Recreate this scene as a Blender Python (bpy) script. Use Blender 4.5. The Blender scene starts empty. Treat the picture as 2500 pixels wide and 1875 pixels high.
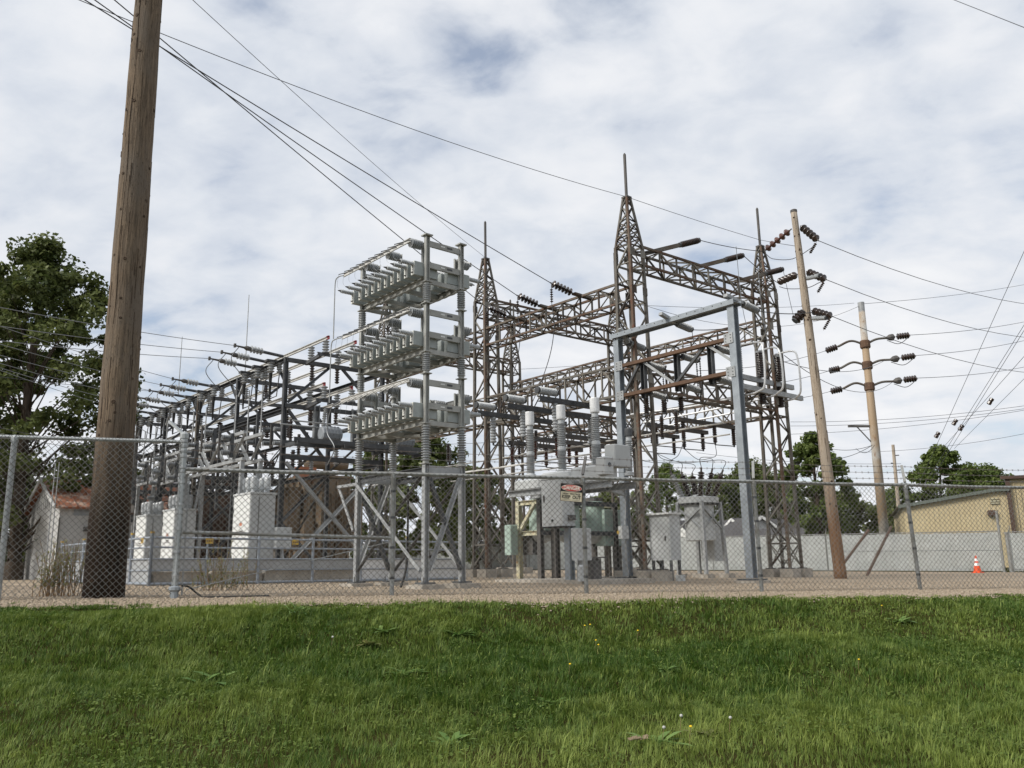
import bpy, math, random
import numpy as np
from mathutils import Vector, Matrix, Quaternion
random.seed(7); RNG = np.random.default_rng(11)
scene = bpy.context.scene; COL = scene.collection

# ---------------------------------------------------------------- camera
FPX, CAM_H, HOR, ROLL = 2040.0, 0.55, 1372.0, 0.016
_p = math.atan((HOR - 937.5) / FPX); _t = math.atan(ROLL)
_F = Vector((0, math.cos(_p), math.sin(_p))); _U0 = Vector((0, -math.sin(_p), math.cos(_p))); _R0 = Vector((1, 0, 0))
_R = _R0 * math.cos(_t) - _U0 * math.sin(_t); _U = _U0 * math.cos(_t) + _R0 * math.sin(_t)
CAMP = Vector((0, 0, CAM_H))
cd = bpy.data.cameras.new('camera'); cam = bpy.data.objects.new('camera', cd); COL.objects.link(cam)
cd.sensor_width = 36; cd.lens = FPX / 2500 * 36; cd.clip_end = 6000; cd.clip_start = 0.05
_m = Matrix((_R, _U, -_F)).transposed().to_4x4(); _m.translation = CAMP; cam.matrix_world = _m
scene.camera = cam

# ---------------------------------------------------------------- sky and sun
SUN_AZ, SUN_EL = math.radians(-118), math.radians(38)      # azimuth measured from +Y towards +X
wd = bpy.data.worlds.new('World'); scene.world = wd; wd.use_nodes = True
nt = wd.node_tree; nt.nodes.clear(); N = nt.nodes.new; L = nt.links.new
out = N('ShaderNodeOutputWorld'); sky = N('ShaderNodeTexSky'); sky.sky_type = 'NISHITA'; sky.sun_disc = False
sky.sun_elevation = SUN_EL; sky.sun_rotation = SUN_AZ; sky.air_density = 1.0; sky.dust_density = 1.5
bgs = N('ShaderNodeBackground'); bgs.inputs[1].default_value = 0.15; L(sky.outputs[0], bgs.inputs[0])
tc = N('ShaderNodeTexCoord'); sep = N('ShaderNodeSeparateXYZ'); L(tc.outputs['Generated'], sep.inputs[0])
def wm(op, a, b=None, c=None):
    n = N('ShaderNodeMath'); n.operation = op
    for i, x in enumerate((a, b, c)):
        if x is None: continue
        if isinstance(x, (int, float)): n.inputs[i].default_value = x
        else: L(x, n.inputs[i])
    return n.outputs[0]
den = wm('ADD', wm('MAXIMUM', sep.outputs[2], 0.0), 0.30)
cx = wm('DIVIDE', sep.outputs[0], den); cy = wm('DIVIDE', sep.outputs[1], den)
cmb = N('ShaderNodeCombineXYZ'); L(wm('ADD', cx, 0.13), cmb.inputs[0]); L(wm('ADD', cy, 0.81), cmb.inputs[1])
def wnoise(scale, det, rough, off, dist=0.0):
    mp = N('ShaderNodeMapping'); mp.inputs['Location'].default_value = off; mp.inputs['Rotation'].default_value = (0, 0, 0.5)
    mp.inputs['Scale'].default_value = (1.0, 1.25, 1); L(cmb.outputs[0], mp.inputs[0])
    n = N('ShaderNodeTexNoise'); n.inputs['Scale'].default_value = scale; n.inputs['Detail'].default_value = det
    n.inputs['Roughness'].default_value = rough; n.inputs['Distortion'].default_value = dist; L(mp.outputs[0], n.inputs[0]); return n.outputs[0]
def wramp(x, stops):
    r = N('ShaderNodeValToRGB'); e = r.color_ramp.elements
    e[0].position, e[0].color = stops[0]; e[1].position, e[1].color = stops[-1]
    for s in stops[1:-1]:
        k = e.new(s[0]); k.color = s[1]
    L(x, r.inputs[0]); return r.outputs[0]
n1 = wnoise(1.5, 5, 0.50, (3.1, 1.7, 0), 0.3); n2 = wnoise(7.0, 7, 0.54, (0.4, 5.2, 0), 0.22); n3 = wnoise(0.8, 3, 0.5, (8.3, 2.2, 0))
cover = wm('ADD', wm('MULTIPLY', n1, 0.55), wm('MULTIPLY', n2, 0.45))
mask = wramp(cover, [(0.33, (0.36,) * 3 + (1,)), (0.39, (0.72,) * 3 + (1,)), (0.45, (0.92,) * 3 + (1,)), (0.54, (1, 1, 1, 1))])
shade = wm('ADD', wm('ADD', wm('MULTIPLY', n3, 0.38), wm('MULTIPLY', n1, 0.30)), wm('MULTIPLY', n2, 0.32))
ccol = wramp(shade, [(0.36, (0.63, 0.68, 0.77, 1)), (0.45, (0.735, 0.775, 0.84, 1)), (0.53, (0.84, 0.86, 0.90, 1)), (0.62, (0.94, 0.945, 0.96, 1))])
bgc = N('ShaderNodeBackground'); L(ccol, bgc.inputs[0]); bgc.inputs[1].default_value = 1.02
mx = N('ShaderNodeMixShader'); L(mask, mx.inputs[0]); L(bgs.outputs[0], mx.inputs[1]); L(bgc.outputs[0], mx.inputs[2]); L(mx.outputs[0], out.inputs[0])
sd = bpy.data.lights.new('sun', 'SUN'); sd.energy = 3.7; sd.angle = math.radians(20); sd.color = (1.0, 0.955, 0.88)
sun = bpy.data.objects.new('sun', sd); COL.objects.link(sun)
_s = Vector((math.sin(SUN_AZ) * math.cos(SUN_EL), math.cos(SUN_AZ) * math.cos(SUN_EL), math.sin(SUN_EL)))
sun.rotation_euler = _s.to_track_quat('Z', 'Y').to_euler()
vs = scene.view_settings; vs.view_transform = 'Standard'; vs.look = 'None'; vs.exposure = -0.02; vs.gamma = 1.0; vs.use_curve_mapping = False

# ---------------------------------------------------------------- helpers
Ud = Vector((-0.649, 0.760, 0)).normalized(); Vd = Vector((0.760, 0.649, 0)).normalized(); Zd = Vector((0, 0, 1))   # the yard's own grid
X3 = (Vector((1, 0, 0)), Vector((0, 1, 0)), Zd); G3 = (Ud, Vd, Zd)
def at(px, py, Y):                       # the photograph's sight line through a pixel, met at distance Y
    d = _F + _R * ((px - 1250) / FPX) + _U * ((937.5 - py) / FPX)
    return CAMP + d * (Y / d.y)
FE = Vector((math.cos(math.radians(13.6)), math.sin(math.radians(13.6)), 0)); FN = Vector((FE.y, -FE.x, 0))   # fence line and its outward normal
F0 = Vector((-4.84, 12.2, 0)); EDGE = F0 + FN * 1.05
_PS = np.array([-1e4, -0.9, 0, 0.5, 1.2, 2.0, 3.0, 4.5, 6.5, 9, 1e4]); _PZ = np.array([0, 0, -.05, -.11, -.27, -.48, -.62, -.80, -.95, -1.03, -1.06])
def zg(x, y):
    x = np.asarray(x, float); y = np.asarray(y, float)
    s = (x - EDGE.x) * FN.x + (y - EDGE.y) * FN.y
    w = 0.10 * np.sin(x * 0.55 + 0.7) + 0.06 * np.sin(x * 1.31 + y * 0.6)
    z = 0.05 - 0.0135 * np.clip(x, -9, 24) + np.interp(s + w * np.clip(s, 0, 1) * 3, _PS, _PZ)
    z = z + np.where(s > 0.2, 0.018 * np.sin(x * 1.7 + 1.3 * y) + 0.022 * np.sin(2.3 * y - 0.9 * x), 0)
    return z if z.ndim else float(z)
def gp(o, a, b, z=0.0): return Vector((o[0], o[1], 0)) + Ud * a + Vd * b + Vector((0, 0, z))
def lerp(a, b, t): return a + (b - a) * t

def offs(o):
    t = Vector((0, 0, 0))
    while o is not None: t += o.location; o = o.parent
    return t
class MB:
    def __init__(s): s.v = []; s.f = []
    def add(s, vs, fs):
        k = len(s.v); s.v += [tuple(x) for x in vs]; s.f += [tuple(i + k for i in f) for f in fs]; return s
    def box(s, c, size, ax=X3):
        c = Vector(c); a, b, d = (ax[i] * (size[i] / 2) for i in range(3))
        return s.add([c - a - b - d, c + a - b - d, c + a + b - d, c - a + b - d, c - a - b + d, c + a - b + d, c + a + b + d, c - a + b + d],
                     [(3, 2, 1, 0), (4, 5, 6, 7), (0, 1, 5, 4), (1, 2, 6, 5), (2, 3, 7, 6), (3, 0, 4, 7)])
    def gbox(s, c, su, sv, sz): return s.box(c, (su, sv, sz), G3)
    def cbox(s, c, size, ax=G3, ch=0.02):          # box with chamfered upright and top edges
        c = Vector(c); hx, hy, hz = (q / 2 for q in size); ring = []
        o = [(-hx + ch, -hy), (hx - ch, -hy), (hx, -hy + ch), (hx, hy - ch), (hx - ch, hy), (-hx + ch, hy), (-hx, hy - ch), (-hx, -hy + ch)]
        vs = [c + ax[0] * x + ax[1] * y - ax[2] * hz for x, y in o] + [c + ax[0] * x + ax[1] * y + ax[2] * (hz - ch) for x, y in o]
        k = [(hx - ch) / hx, (hy - ch) / hy]
        vs += [c + ax[0] * x * k[0] + ax[1] * y * k[1] + ax[2] * hz for x, y in o]
        fs = [tuple(range(7, -1, -1)), tuple(range(16, 24))]
        for r in (0, 8): fs += [(r + i, r + (i + 1) % 8, r + 8 + (i + 1) % 8, r + 8 + i) for i in range(8)]
        return s.add(vs, fs)
    def frame(s, d, up=None):
        d = d.normalized(); up = up or (Zd if abs(d.z) < 0.95 else Ud)
        x = up.cross(d)
        if x.length < 1e-4: x = Vector((1, 0, 0)).cross(d)
        x.normalize(); return x, d.cross(x), d
    def bar(s, p0, p1, w, h=None, up=None):
        p0 = Vector(p0); p1 = Vector(p1); d = p1 - p0; x, y, z = s.frame(d, up)
        return s.box((p0 + p1) / 2, (w, h or w, d.length), (x, y, z))
    def angle(s, p0, p1, w, t=None, up=None):
        p0 = Vector(p0); p1 = Vector(p1); d = p1 - p0; x, y, z = s.frame(d, up); t = t or w * 0.16
        s.box((p0 + p1) / 2 - y * (w / 2 - t / 2), (w, t, d.length), (x, y, z))
        return s.box((p0 + p1) / 2 - x * (w / 2 - t / 2) + y * (t / 2), (t, w - t, d.length), (x, y, z))
    def channel(s, p0, p1, w, h, t=0.012, up=None):       # C section, open to the side
        p0 = Vector(p0); p1 = Vector(p1); d = p1 - p0; x, y, z = s.frame(d, up); m = (p0 + p1) / 2; l = d.length
        s.box(m - x * (w / 2 - t / 2), (t, h, l), (x, y, z))
        s.box(m + y * (h / 2 - t / 2) + x * t / 2, (w - t, t, l), (x, y, z))
        return s.box(m - y * (h / 2 - t / 2) + x * t / 2, (w - t, t, l), (x, y, z))
    def ibeam(s, p0, p1, w, h, t=0.014, up=None):
        p0 = Vector(p0); p1 = Vector(p1); d = p1 - p0; x, y, z = s.frame(d, up); m = (p0 + p1) / 2; l = d.length
        s.box(m, (t, h - 2 * t, l), (x, y, z)); s.box(m + y * (h / 2 - t / 2), (w, t, l), (x, y, z)); return s.box(m - y * (h / 2 - t / 2), (w, t, l), (x, y, z))
    def tube(s, pts, r, n=6, cap=True):
        pts = [Vector(p) for p in pts]; m = len(pts); rs = r if isinstance(r, (list, tuple)) else [r] * m
        vs = []; px = None
        for i, p in enumerate(pts):
            d = pts[min(i + 1, m - 1)] - pts[max(i - 1, 0)]
            x, y, z = s.frame(d, px) if px is None else (None, None, d.normalized())
            if x is None:
                x = px - z * px.dot(z)
                x = x.normalized() if x.length > 1e-5 else s.frame(d)[0]; y = z.cross(x)
            px = x
            vs += [p + (x * math.cos(2 * math.pi * k / n) + y * math.sin(2 * math.pi * k / n)) * rs[i] for k in range(n)]
        fs = [(i * n + k, i * n + (k + 1) % n, (i + 1) * n + (k + 1) % n, (i + 1) * n + k) for i in range(m - 1) for k in range(n)]
        if cap: fs += [tuple(range(n - 1, -1, -1)), tuple((m - 1) * n + k for k in range(n))]
        return s.add(vs, fs)
    def lathe(s, p0, d, prof, n=12):
        d = Vector(d).normalized(); x, y, z = s.frame(d); p0 = Vector(p0); vs = []
        for t, r in prof: vs += [p0 + d * t + (x * math.cos(2 * math.pi * k / n) + y * math.sin(2 * math.pi * k / n)) * r for k in range(n)]
        m = len(prof); fs = [(i * n + k, i * n + (k + 1) % n, (i + 1) * n + (k + 1) % n, (i + 1) * n + k) for i in range(m - 1) for k in range(n)]
        return s.add(vs, fs + [tuple(range(n - 1, -1, -1)), tuple((m - 1) * n + k for k in range(n))])
    def cyl(s, p0, p1, r, n=12):
        p0 = Vector(p0); d = Vector(p1) - p0; return s.lathe(p0, d, [(0, r), (d.length, r)], n)
    def sheds(s, p0, p1, rc, rs, k, n=12, cone=0.35):     # a ribbed insulator body
        p0 = Vector(p0); d = Vector(p1) - p0; l = d.length; q = l / k; pr = [(0, rc)]
        for i in range(k): pr += [(i * q + q * 0.15, rc), (i * q + q * (0.15 + cone), rs), (i * q + q * (0.32 + cone), rs * 0.98), (i * q + q * (0.38 + cone), rc)]
        return s.lathe(p0, d, pr + [(l, rc)], n)
    def mesh(s, name, mat, off=Vector((0, 0, 0)), smooth=False):
        me = bpy.data.meshes.new(name); me.from_pydata([(x - off.x, y - off.y, z - off.z) for x, y, z in s.v], [], s.f); me.update()
        if smooth: me.polygons.foreach_set('use_smooth', [True] * len(me.polygons)); 
        if mat is not None: me.materials.append(M[mat] if isinstance(mat, str) else mat)
        return me
    def build(s, name, mat, parent=None, loc=None, smooth=False):
        off = offs(parent) if parent else Vector(loc or (0, 0, 0))
        o = bpy.data.objects.new(name, s.mesh(name, mat, off, smooth)); COL.objects.link(o)
        if parent: o.parent = parent
        else: o.location = off
        return o
def tag(o, label=None, cat=None, group=None, kind=None):
    if label: o['label'] = label
    if cat: o['category'] = cat
    if group: o['group'] = group
    if kind: o['kind'] = kind
    return o
def thing(name, label, cat, loc, group=None):
    o = bpy.data.objects.new(name, None); COL.objects.link(o); o.location = Vector(loc); o.empty_display_size = 0.2
    return tag(o, label, cat, group)
def copy_tree(o, parent=None, delta=None):
    c = o.copy(); COL.objects.link(c); c.parent = parent
    if delta is not None: c.location = o.location + Vector(delta)
    for ch in o.children: copy_tree(ch, c)
    return c
_UNIT = {}
def unit(kind, mat):
    if (kind, mat) not in _UNIT:
        b = MB(); a, c = Vector((0, 0, -.5)), Vector((0, 0, .5))
        if kind == 'angle':
            b.box((0, -.42, 0), (1, .16, 1)); b.box((-.42, .08, 0), (.16, .84, 1))
        elif kind == 'box': b.box((0, 0, 0), (1, 1, 1))
        elif kind == 'channel':
            b.box((-.44, 0, 0), (.12, 1, 1)); b.box((.06, .46, 0), (.88, .08, 1)); b.box((.06, -.46, 0), (.88, .08, 1))
        elif kind == 'rod': b.cyl(a, c, .5, 8)
        _UNIT[kind, mat] = b.mesh(kind + '_section', mat)
    return _UNIT[kind, mat]
def barO(name, p0, p1, w, mat, parent, kind='angle', h=None, up=None):      # one straight member as an object of its own on a shared mesh
    p0 = Vector(p0); p1 = Vector(p1); d = p1 - p0; z = d.normalized(); up = up or (Zd if abs(z.z) < 0.95 else Ud)
    x = up.cross(z).normalized(); y = z.cross(x)
    o = bpy.data.objects.new(name, unit(kind, mat)); COL.objects.link(o)
    m = Matrix((x * w, y * (h or w), z * d.length)).transposed().to_4x4(); m.translation = (p0 + p1) / 2 - (offs(parent) if parent else Vector())
    o.matrix_local = m
    if parent: o.parent = parent; o.matrix_local = m
    return o
def sagline(a, b, sag, n=14):
    a = Vector(a); b = Vector(b); return [a.lerp(b, i / n) - Vector((0, 0, 4 * sag * (i / n) * (1 - i / n))) for i in range(n + 1)]
def bez(pts, n=10):                       # smooth curve through control points
    P_ = [Vector(p) for p in pts]; P_ = [P_[0] * 2 - P_[1]] + P_ + [P_[-1] * 2 - P_[-2]]; r = []
    for i in range(1, len(P_) - 2):
        for k in range(n):
            t = k / n; a, b, c, d = P_[i - 1:i + 3]
            r.append(0.5 * ((2 * b) + (c - a) * t + (2 * a - 5 * b + 4 * c - d) * t * t + (3 * b - a - 3 * c + d) * t ** 3))
    return r + [P_[-2]]
def npmesh(name, V, F, mat, attr=None, smooth=False):     # F: array (n, k) of equal-sided faces
    V = np.asarray(V, np.float32); F = np.asarray(F, np.int32); n, k = F.shape; me = bpy.data.meshes.new(name)
    me.vertices.add(len(V)); me.vertices.foreach_set('co', V.ravel()); me.loops.add(n * k); me.loops.foreach_set('vertex_index', F.ravel())
    me.polygons.add(n); me.polygons.foreach_set('loop_start', np.arange(0, n * k, k, dtype=np.int32)); 
    if smooth: me.polygons.foreach_set('use_smooth', np.ones(n, bool))
    me.materials.append(M[mat] if isinstance(mat, str) else mat)
    if attr is not None:
        a = me.attributes.new('tint', 'FLOAT', 'POINT'); a.data.foreach_set('value', np.asarray(attr, np.float32))
    me.update(calc_edges=True); return me
def link(name, me, parent=None):
    o = bpy.data.objects.new(name, me); COL.objects.link(o)
    if parent: o.parent = parent; o.location = -offs(parent)
    return o
ORD = 'first second third fourth fifth sixth seventh eighth ninth tenth eleventh twelfth'.split()

# ---------------------------------------------------------------- materials
M = {}
def srgb(*c): return tuple((x / 255 / 12.92 if x / 255 <= 0.04045 else ((x / 255 + 0.055) / 1.055) ** 2.4) for x in c)
def mat(name, c1, c2=None, scale=3.0, mixpos=(0.4, 0.65), rough=0.6, metal=0.0, bump=0.0, bscale=40.0, c3=None, s3=18.0, m3=(0.6, 0.75), detail=6, stretch=None, spec=0.35, var=0.12):
    m = bpy.data.materials.new(name); m.use_nodes = True; t = m.node_tree; b = t.nodes['Principled BSDF']; n = t.nodes.new; l = t.links.new
    b.inputs['Roughness'].default_value = rough; b.inputs['Metallic'].default_value = metal; b.inputs['Specular IOR Level'].default_value = spec
    g = n('ShaderNodeNewGeometry'); pos = g.outputs['Position']
    if stretch:
        mp = n('ShaderNodeMapping'); mp.inputs['Scale'].default_value = stretch; l(pos, mp.inputs[0]); pos = mp.outputs[0]
    def noise(s, d=detail, r=0.6):
        x = n('ShaderNodeTexNoise'); x.inputs['Scale'].default_value = s; x.inputs['Detail'].default_value = d; x.inputs['Roughness'].default_value = r; l(pos, x.inputs[0]); return x.outputs[0]
    def ramp(x, a, c):
        r = n('ShaderNodeMapRange'); r.inputs[1].default_value = a; r.inputs[2].default_value = c; l(x, r.inputs[0]); return r.outputs[0]
    def mix(f, a, c):
        x = n('ShaderNodeMix'); x.data_type = 'RGBA'
        l(f, x.inputs[0])
        for i, q in ((6, a), (7, c)):
            if isinstance(q, tuple): x.inputs[i].default_value = (*q, 1)
            else: l(q, x.inputs[i])
        return x.outputs[2]
    lo = tuple(x * (1 - var) for x in c1); hi = tuple(min(1, x * (1 + var)) for x in c1)
    col = mix(ramp(noise(scale * 2.3), 0.3, 0.7), lo, hi)
    if c2: col = mix(ramp(noise(scale), *mixpos), col, c2)
    if c3: col = mix(ramp(noise(s3), *m3), col, c3)
    l(col, b.inputs['Base Color'])
    if bump:
        bp = n('ShaderNodeBump'); bp.inputs['Strength'].default_value = bump; bp.inputs['Distance'].default_value = 0.02; l(noise(bscale, 5), bp.inputs['Height']); l(bp.outputs[0], b.inputs['Normal'])
    M[name] = m; return m
mat('galv', (.35, .362, .365), (.26, .27, .275), 4, rough=.5, metal=.15, bump=.05, c3=(.50, .52, .53), s3=30)
mat('galv_dark', (.088, .092, .097), (.055, .058, .062), 3, rough=.55, metal=.1, c3=(.17, .16, .15), s3=9, m3=(.62, .76))
mat('galv_blue', (.29, .32, .345), (.225, .25, .275), 3, rough=.5, metal=.2, bump=.05, c3=(.36, .39, .42), s3=22)
mat('rack', (.375, .38, .36), (.28, .28, .26), 2.5, rough=.6, c3=(.20, .18, .15), s3=9, m3=(.63, .80))
mat('can', (.345, .375, .365), (.29, .315, .305), 4, rough=.5, c3=(.27, .25, .20), s3=11, m3=(.64, .8))
mat('can_face', (.66, .67, .63), (.60, .58, .50), 6, rough=.55, mixpos=(.5, .75))
mat('lattice_pale', (.225, .213, .188), (.135, .112, .088), 1.3, mixpos=(.52, .68), rough=.75, c3=(.13, .085, .055), s3=7, m3=(.6, .75))
mat('lattice_shade', (.05, .044, .039), (.075, .048, .034), 1.6, mixpos=(.5, .65), rough=.8)  # near-black tone imitating the shaded sides of lattice members
mat('porcelain_mid', (.21, .225, .235), (.16, .17, .18), 5, rough=.3, spec=.5, var=.1)
mat('lattice', (.135, .126, .11), (.085, .062, .046), 1.3, mixpos=(.48, .66), rough=.75, c3=(.085, .06, .045), s3=7, m3=(.56, .72))
mat('lattice_rust', (.105, .069, .047), (.15, .134, .11), 1.5, mixpos=(.42, .6), rough=.8, c3=(.12, .05, .03), s3=8, m3=(.5, .7))
mat('rust_beam', (.125, .073, .046), (.085, .054, .037), 2.2, rough=.85, c3=(.22, .14, .085), s3=12, m3=(.58, .75))
mat('dark_steel', (.075, .073, .072), (.11, .10, .09), 4, rough=.6, c3=(.12, .085, .06), s3=9, m3=(.64, .8))
mat('porcelain', (.345, .36, .365), (.28, .29, .295), 5, rough=.28, spec=.5, var=.08)
mat('porcelain_light', (.46, .48, .49), (.38, .40, .41), 5, rough=.3, spec=.5, var=.08)
mat('porcelain_dark', (.028, .022, .020), (.05, .03, .022), 5, rough=.18, spec=.6, var=.2)
mat('porcelain_brown', (.11, .045, .03), (.05, .025, .02), 5, rough=.2, spec=.6, var=.2)
mat('polymer', (.25, .27, .29), None, 5, rough=.5)
mat('aluminium', (.70, .71, .715), (.60, .61, .615), 4, rough=.35, metal=.15)
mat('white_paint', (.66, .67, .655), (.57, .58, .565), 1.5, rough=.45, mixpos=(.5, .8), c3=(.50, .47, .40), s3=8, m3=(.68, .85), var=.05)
mat('grey_paint_and_shade', (.46, .475, .475), (.40, .415, .415), 1.5, rough=.45, c3=(.33, .33, .31), s3=7, m3=(.62, .8), var=.06)  # real grey paint, and painted shade on the white switch cabinets' sides
mat('grey_paint_light', (.50, .515, .515), (.43, .445, .44), 1.5, rough=.45, c3=(.42, .41, .37), s3=7, m3=(.64, .8), var=.06)
mat('green_paint', (.36, .46, .41), (.30, .38, .33), 2.5, rough=.5, c3=(.33, .25, .15), s3=7, m3=(.64, .78))
mat('cream_frame', (.50, .485, .36), (.40, .35, .22), 3, rough=.65, c3=(.30, .15, .07), s3=8, m3=(.57, .72))
mat('tan_paint', (.25, .195, .135), (.19, .145, .10), 1.5, rough=.6, c3=(.16, .08, .045), s3=4, m3=(.55, .72))
mat('brown_paint', (.13, .085, .06), (.10, .06, .045), 1.5, rough=.6, c3=(.19, .10, .06), s3=4)
mat('orange_paint', (.50, .20, .11), (.40, .16, .09), 3, rough=.6)
mat('bus_white', (.55, .545, .52), (.40, .38, .35), 3, rough=.55, mixpos=(.5, .75), c3=(.28, .24, .20), s3=10, m3=(.62, .8))
mat('bus_red', (.26, .045, .05), None, 4, rough=.5)
mat('conductor', (.22, .23, .24), None, 6, rough=.5, metal=.4)
mat('conductor_dark', (.07, .072, .078), None, 6, rough=.5, metal=.2)
mat('chain_link', (.21, .215, .205), (.15, .135, .115), 2.5, rough=.5, metal=.35, c3=(.38, .39, .38), s3=8)
mat('fence_pipe', (.31, .32, .315), (.23, .225, .205), 5, rough=.5, metal=.3, c3=(.26, .20, .15), s3=14, m3=(.60, .75), bump=.1, bscale=60)
mat('fence_pipe_pale', (.40, .42, .425), (.33, .35, .35), 5, rough=.5, metal=.3, c3=(.34, .33, .30), s3=16)
mat('barbed', (.19, .185, .18), (.15, .10, .07), 3, rough=.5, metal=.4)
mat('concrete', (.40, .365, .315), (.30, .27, .23), 3, rough=.9, bump=.3, bscale=30, c3=(.46, .43, .38), s3=16)
mat('concrete_grey', (.36, .355, .34), (.28, .28, .27), 2, rough=.9, bump=.2, bscale=30)
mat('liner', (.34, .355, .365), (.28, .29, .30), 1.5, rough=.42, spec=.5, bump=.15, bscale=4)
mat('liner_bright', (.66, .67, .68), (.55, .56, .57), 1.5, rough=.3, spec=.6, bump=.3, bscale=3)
mat('rail_blue', (.30, .335, .38), (.24, .27, .31), 4, rough=.5, metal=.2)
mat('yellow_plate', (.55, .37, .07), (.45, .29, .05), 6, rough=.5)
mat('wood_pole', (.235, .165, .105), (.15, .105, .07), 2.2, rough=.9, bump=.6, bscale=22, c3=(.30, .22, .145), s3=6, m3=(.5, .7), stretch=(6, 6, .55), mixpos=(.45, .62))
mat('wood_knot', (.045, .03, .02), (.09, .06, .04), 20, rough=.95)
mat('wood_butt', (.12, .08, .052), (.07, .047, .033), 2.2, rough=.9, bump=.6, bscale=22, stretch=(6, 6, .7), c3=(.05, .036, .028), s3=4, m3=(.55, .7))
mat('creosote', (.095, .058, .036), (.055, .035, .024), 2.2, rough=.9, bump=.6, bscale=22, stretch=(6, 6, .7), c3=(.16, .10, .06), s3=5, m3=(.58, .75))
mat('wood_grey', (.40, .34, .27), (.29, .235, .18), 2.2, rough=.9, bump=.5, bscale=22, c3=(.44, .37, .29), s3=6, stretch=(6, 6, .5))
mat('wood_brown', (.25, .135, .07), (.19, .11, .065), 2.2, rough=.9, bump=.5, bscale=22, c3=(.33, .22, .14), s3=6, stretch=(6, 6, .5))
mat('steel_pole', (.43, .42, .39), (.32, .235, .15), .45, rough=.6, mixpos=(.40, .54), c3=(.20, .10, .05), s3=2.5, m3=(.6, .75), stretch=(1, 1, .8))
mat('wall_grey', (.44, .44, .435), (.39, .39, .38), 1.2, rough=.9, bump=.15, bscale=14, c3=(.34, .335, .32), s3=3)
mat('rust_roof', (.22, .085, .045), (.36, .25, .19), 2.0, rough=.8, mixpos=(.5, .6), c3=(.13, .06, .04), s3=6, stretch=(1, 1, 1))
mat('seam_roof', (.23, .225, .235), (.19, .185, .195), 1.5, rough=.5, metal=.3)
mat('brick_dark', (.15, .09, .065), (.11, .07, .05), 5, rough=.9)
mat('yellow_wall', (.54, .45, .275), (.50, .415, .255), .7, rough=.6, var=.05)
mat('brown_trim', (.09, .055, .04), None, 3, rough=.6)
mat('green_trim', (.13, .15, .13), None, 3, rough=.6)
mat('house_white', (.72, .72, .70), (.64, .64, .62), 1, rough=.7)
mat('shingle', (.085, .082, .085), (.06, .058, .06), 6, rough=.9)
mat('slat', (.56, .59, .585), (.48, .51, .505), 1.3, rough=.6, c3=(.64, .66, .655), s3=5)
mat('cone_orange', (.80, .10, .025), (.70, .085, .02), 8, rough=.5)
mat('seed_white', (.42, .42, .39), None, 8, rough=.8)
mat('cone_white', (.85, .85, .85), None, 8, rough=.4)
mat('sign_black', (.012, .012, .012), None, 8, rough=.45)
mat('sign_red', (.52, .045, .035), (.45, .05, .04), 30, rough=.45)
mat('sign_cream', (.66, .60, .44), (.52, .43, .27), 14, rough=.5, mixpos=(.5, .75))
mat('sign_white', (.80, .76, .66), None, 8, rough=.5)
mat('rubber', (.018, .018, .018), None, 8, rough=.7)
mat('bark', (.085, .065, .05), (.05, .04, .03), 3, rough=.95, bump=.5, bscale=14, stretch=(2, 2, .5))
mat('weed_stem', (.23, .15, .085), (.17, .12, .07), 8, rough=.9)
mat('gravel', (.315, .25, .175), (.235, .183, .128), .9, rough=.95, bump=.9, bscale=26, c3=(.40, .34, .265), s3=34, m3=(.5, .68), mixpos=(.42, .68), var=.22)
mat('pebble', (.32, .262, .195), (.225, .18, .13), 14, rough=.9, c3=(.44, .39, .325), s3=22, m3=(.56, .7), var=.3)
mat('soil', (.030, .034, .010), (.045, .038, .015), 3, rough=1, spec=0, c3=(.07, .055, .03), s3=11, m3=(.6, .75))
mat('glass_dark', (.03, .035, .04), None, 3, rough=.1, spec=.6)
mat('litter', (.17, .125, .08), (.22, .17, .11), 20, rough=.9)
def leaf_mat(name, c_lo, c_hi, trans=0.25, rough=.55):      # colour by each blade's or leaf's own tint, light passing through
    m = bpy.data.materials.new(name); m.use_nodes = True; t = m.node_tree; b = t.nodes['Principled BSDF']; n = t.nodes.new; l = t.links.new
    a = n('ShaderNodeAttribute'); a.attribute_name = 'tint'; x = n('ShaderNodeMix'); x.data_type = 'RGBA'; l(a.outputs['Fac'], x.inputs[0])
    x.inputs[6].default_value = (*c_lo, 1); x.inputs[7].default_value = (*c_hi, 1); l(x.outputs[2], b.inputs['Base Color']); b.inputs['Roughness'].default_value = rough; b.inputs['Specular IOR Level'].default_value = .25
    tr = n('ShaderNodeBsdfTranslucent'); l(x.outputs[2], tr.inputs[0]); mx = n('ShaderNodeMixShader'); mx.inputs[0].default_value = trans
    l(b.outputs[0], mx.inputs[1]); l(tr.outputs[0], mx.inputs[2]); l(mx.outputs[0], t.nodes['Material Output'].inputs[0]); M[name] = m
leaf_mat('grass', (.055, .110, .015), (.265, .325, .076), .38)
leaf_mat('leaf_dark', (.042, .064, .017), (.155, .180, .058), .34)
leaf_mat('leaf_mid', (.055, .092, .02), (.18, .22, .065), .34)
leaf_mat('leaf_light', (.06, .095, .02), (.15, .19, .05), .3)
leaf_mat('weed_leaf', (.10, .13, .035), (.25, .24, .09), .3)
leaf_mat('weed_green', (.085, .17, .035), (.20, .30, .085), .3)
leaf_mat('flower', (.75, .52, .02), (.85, .62, .03), .1)

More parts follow.
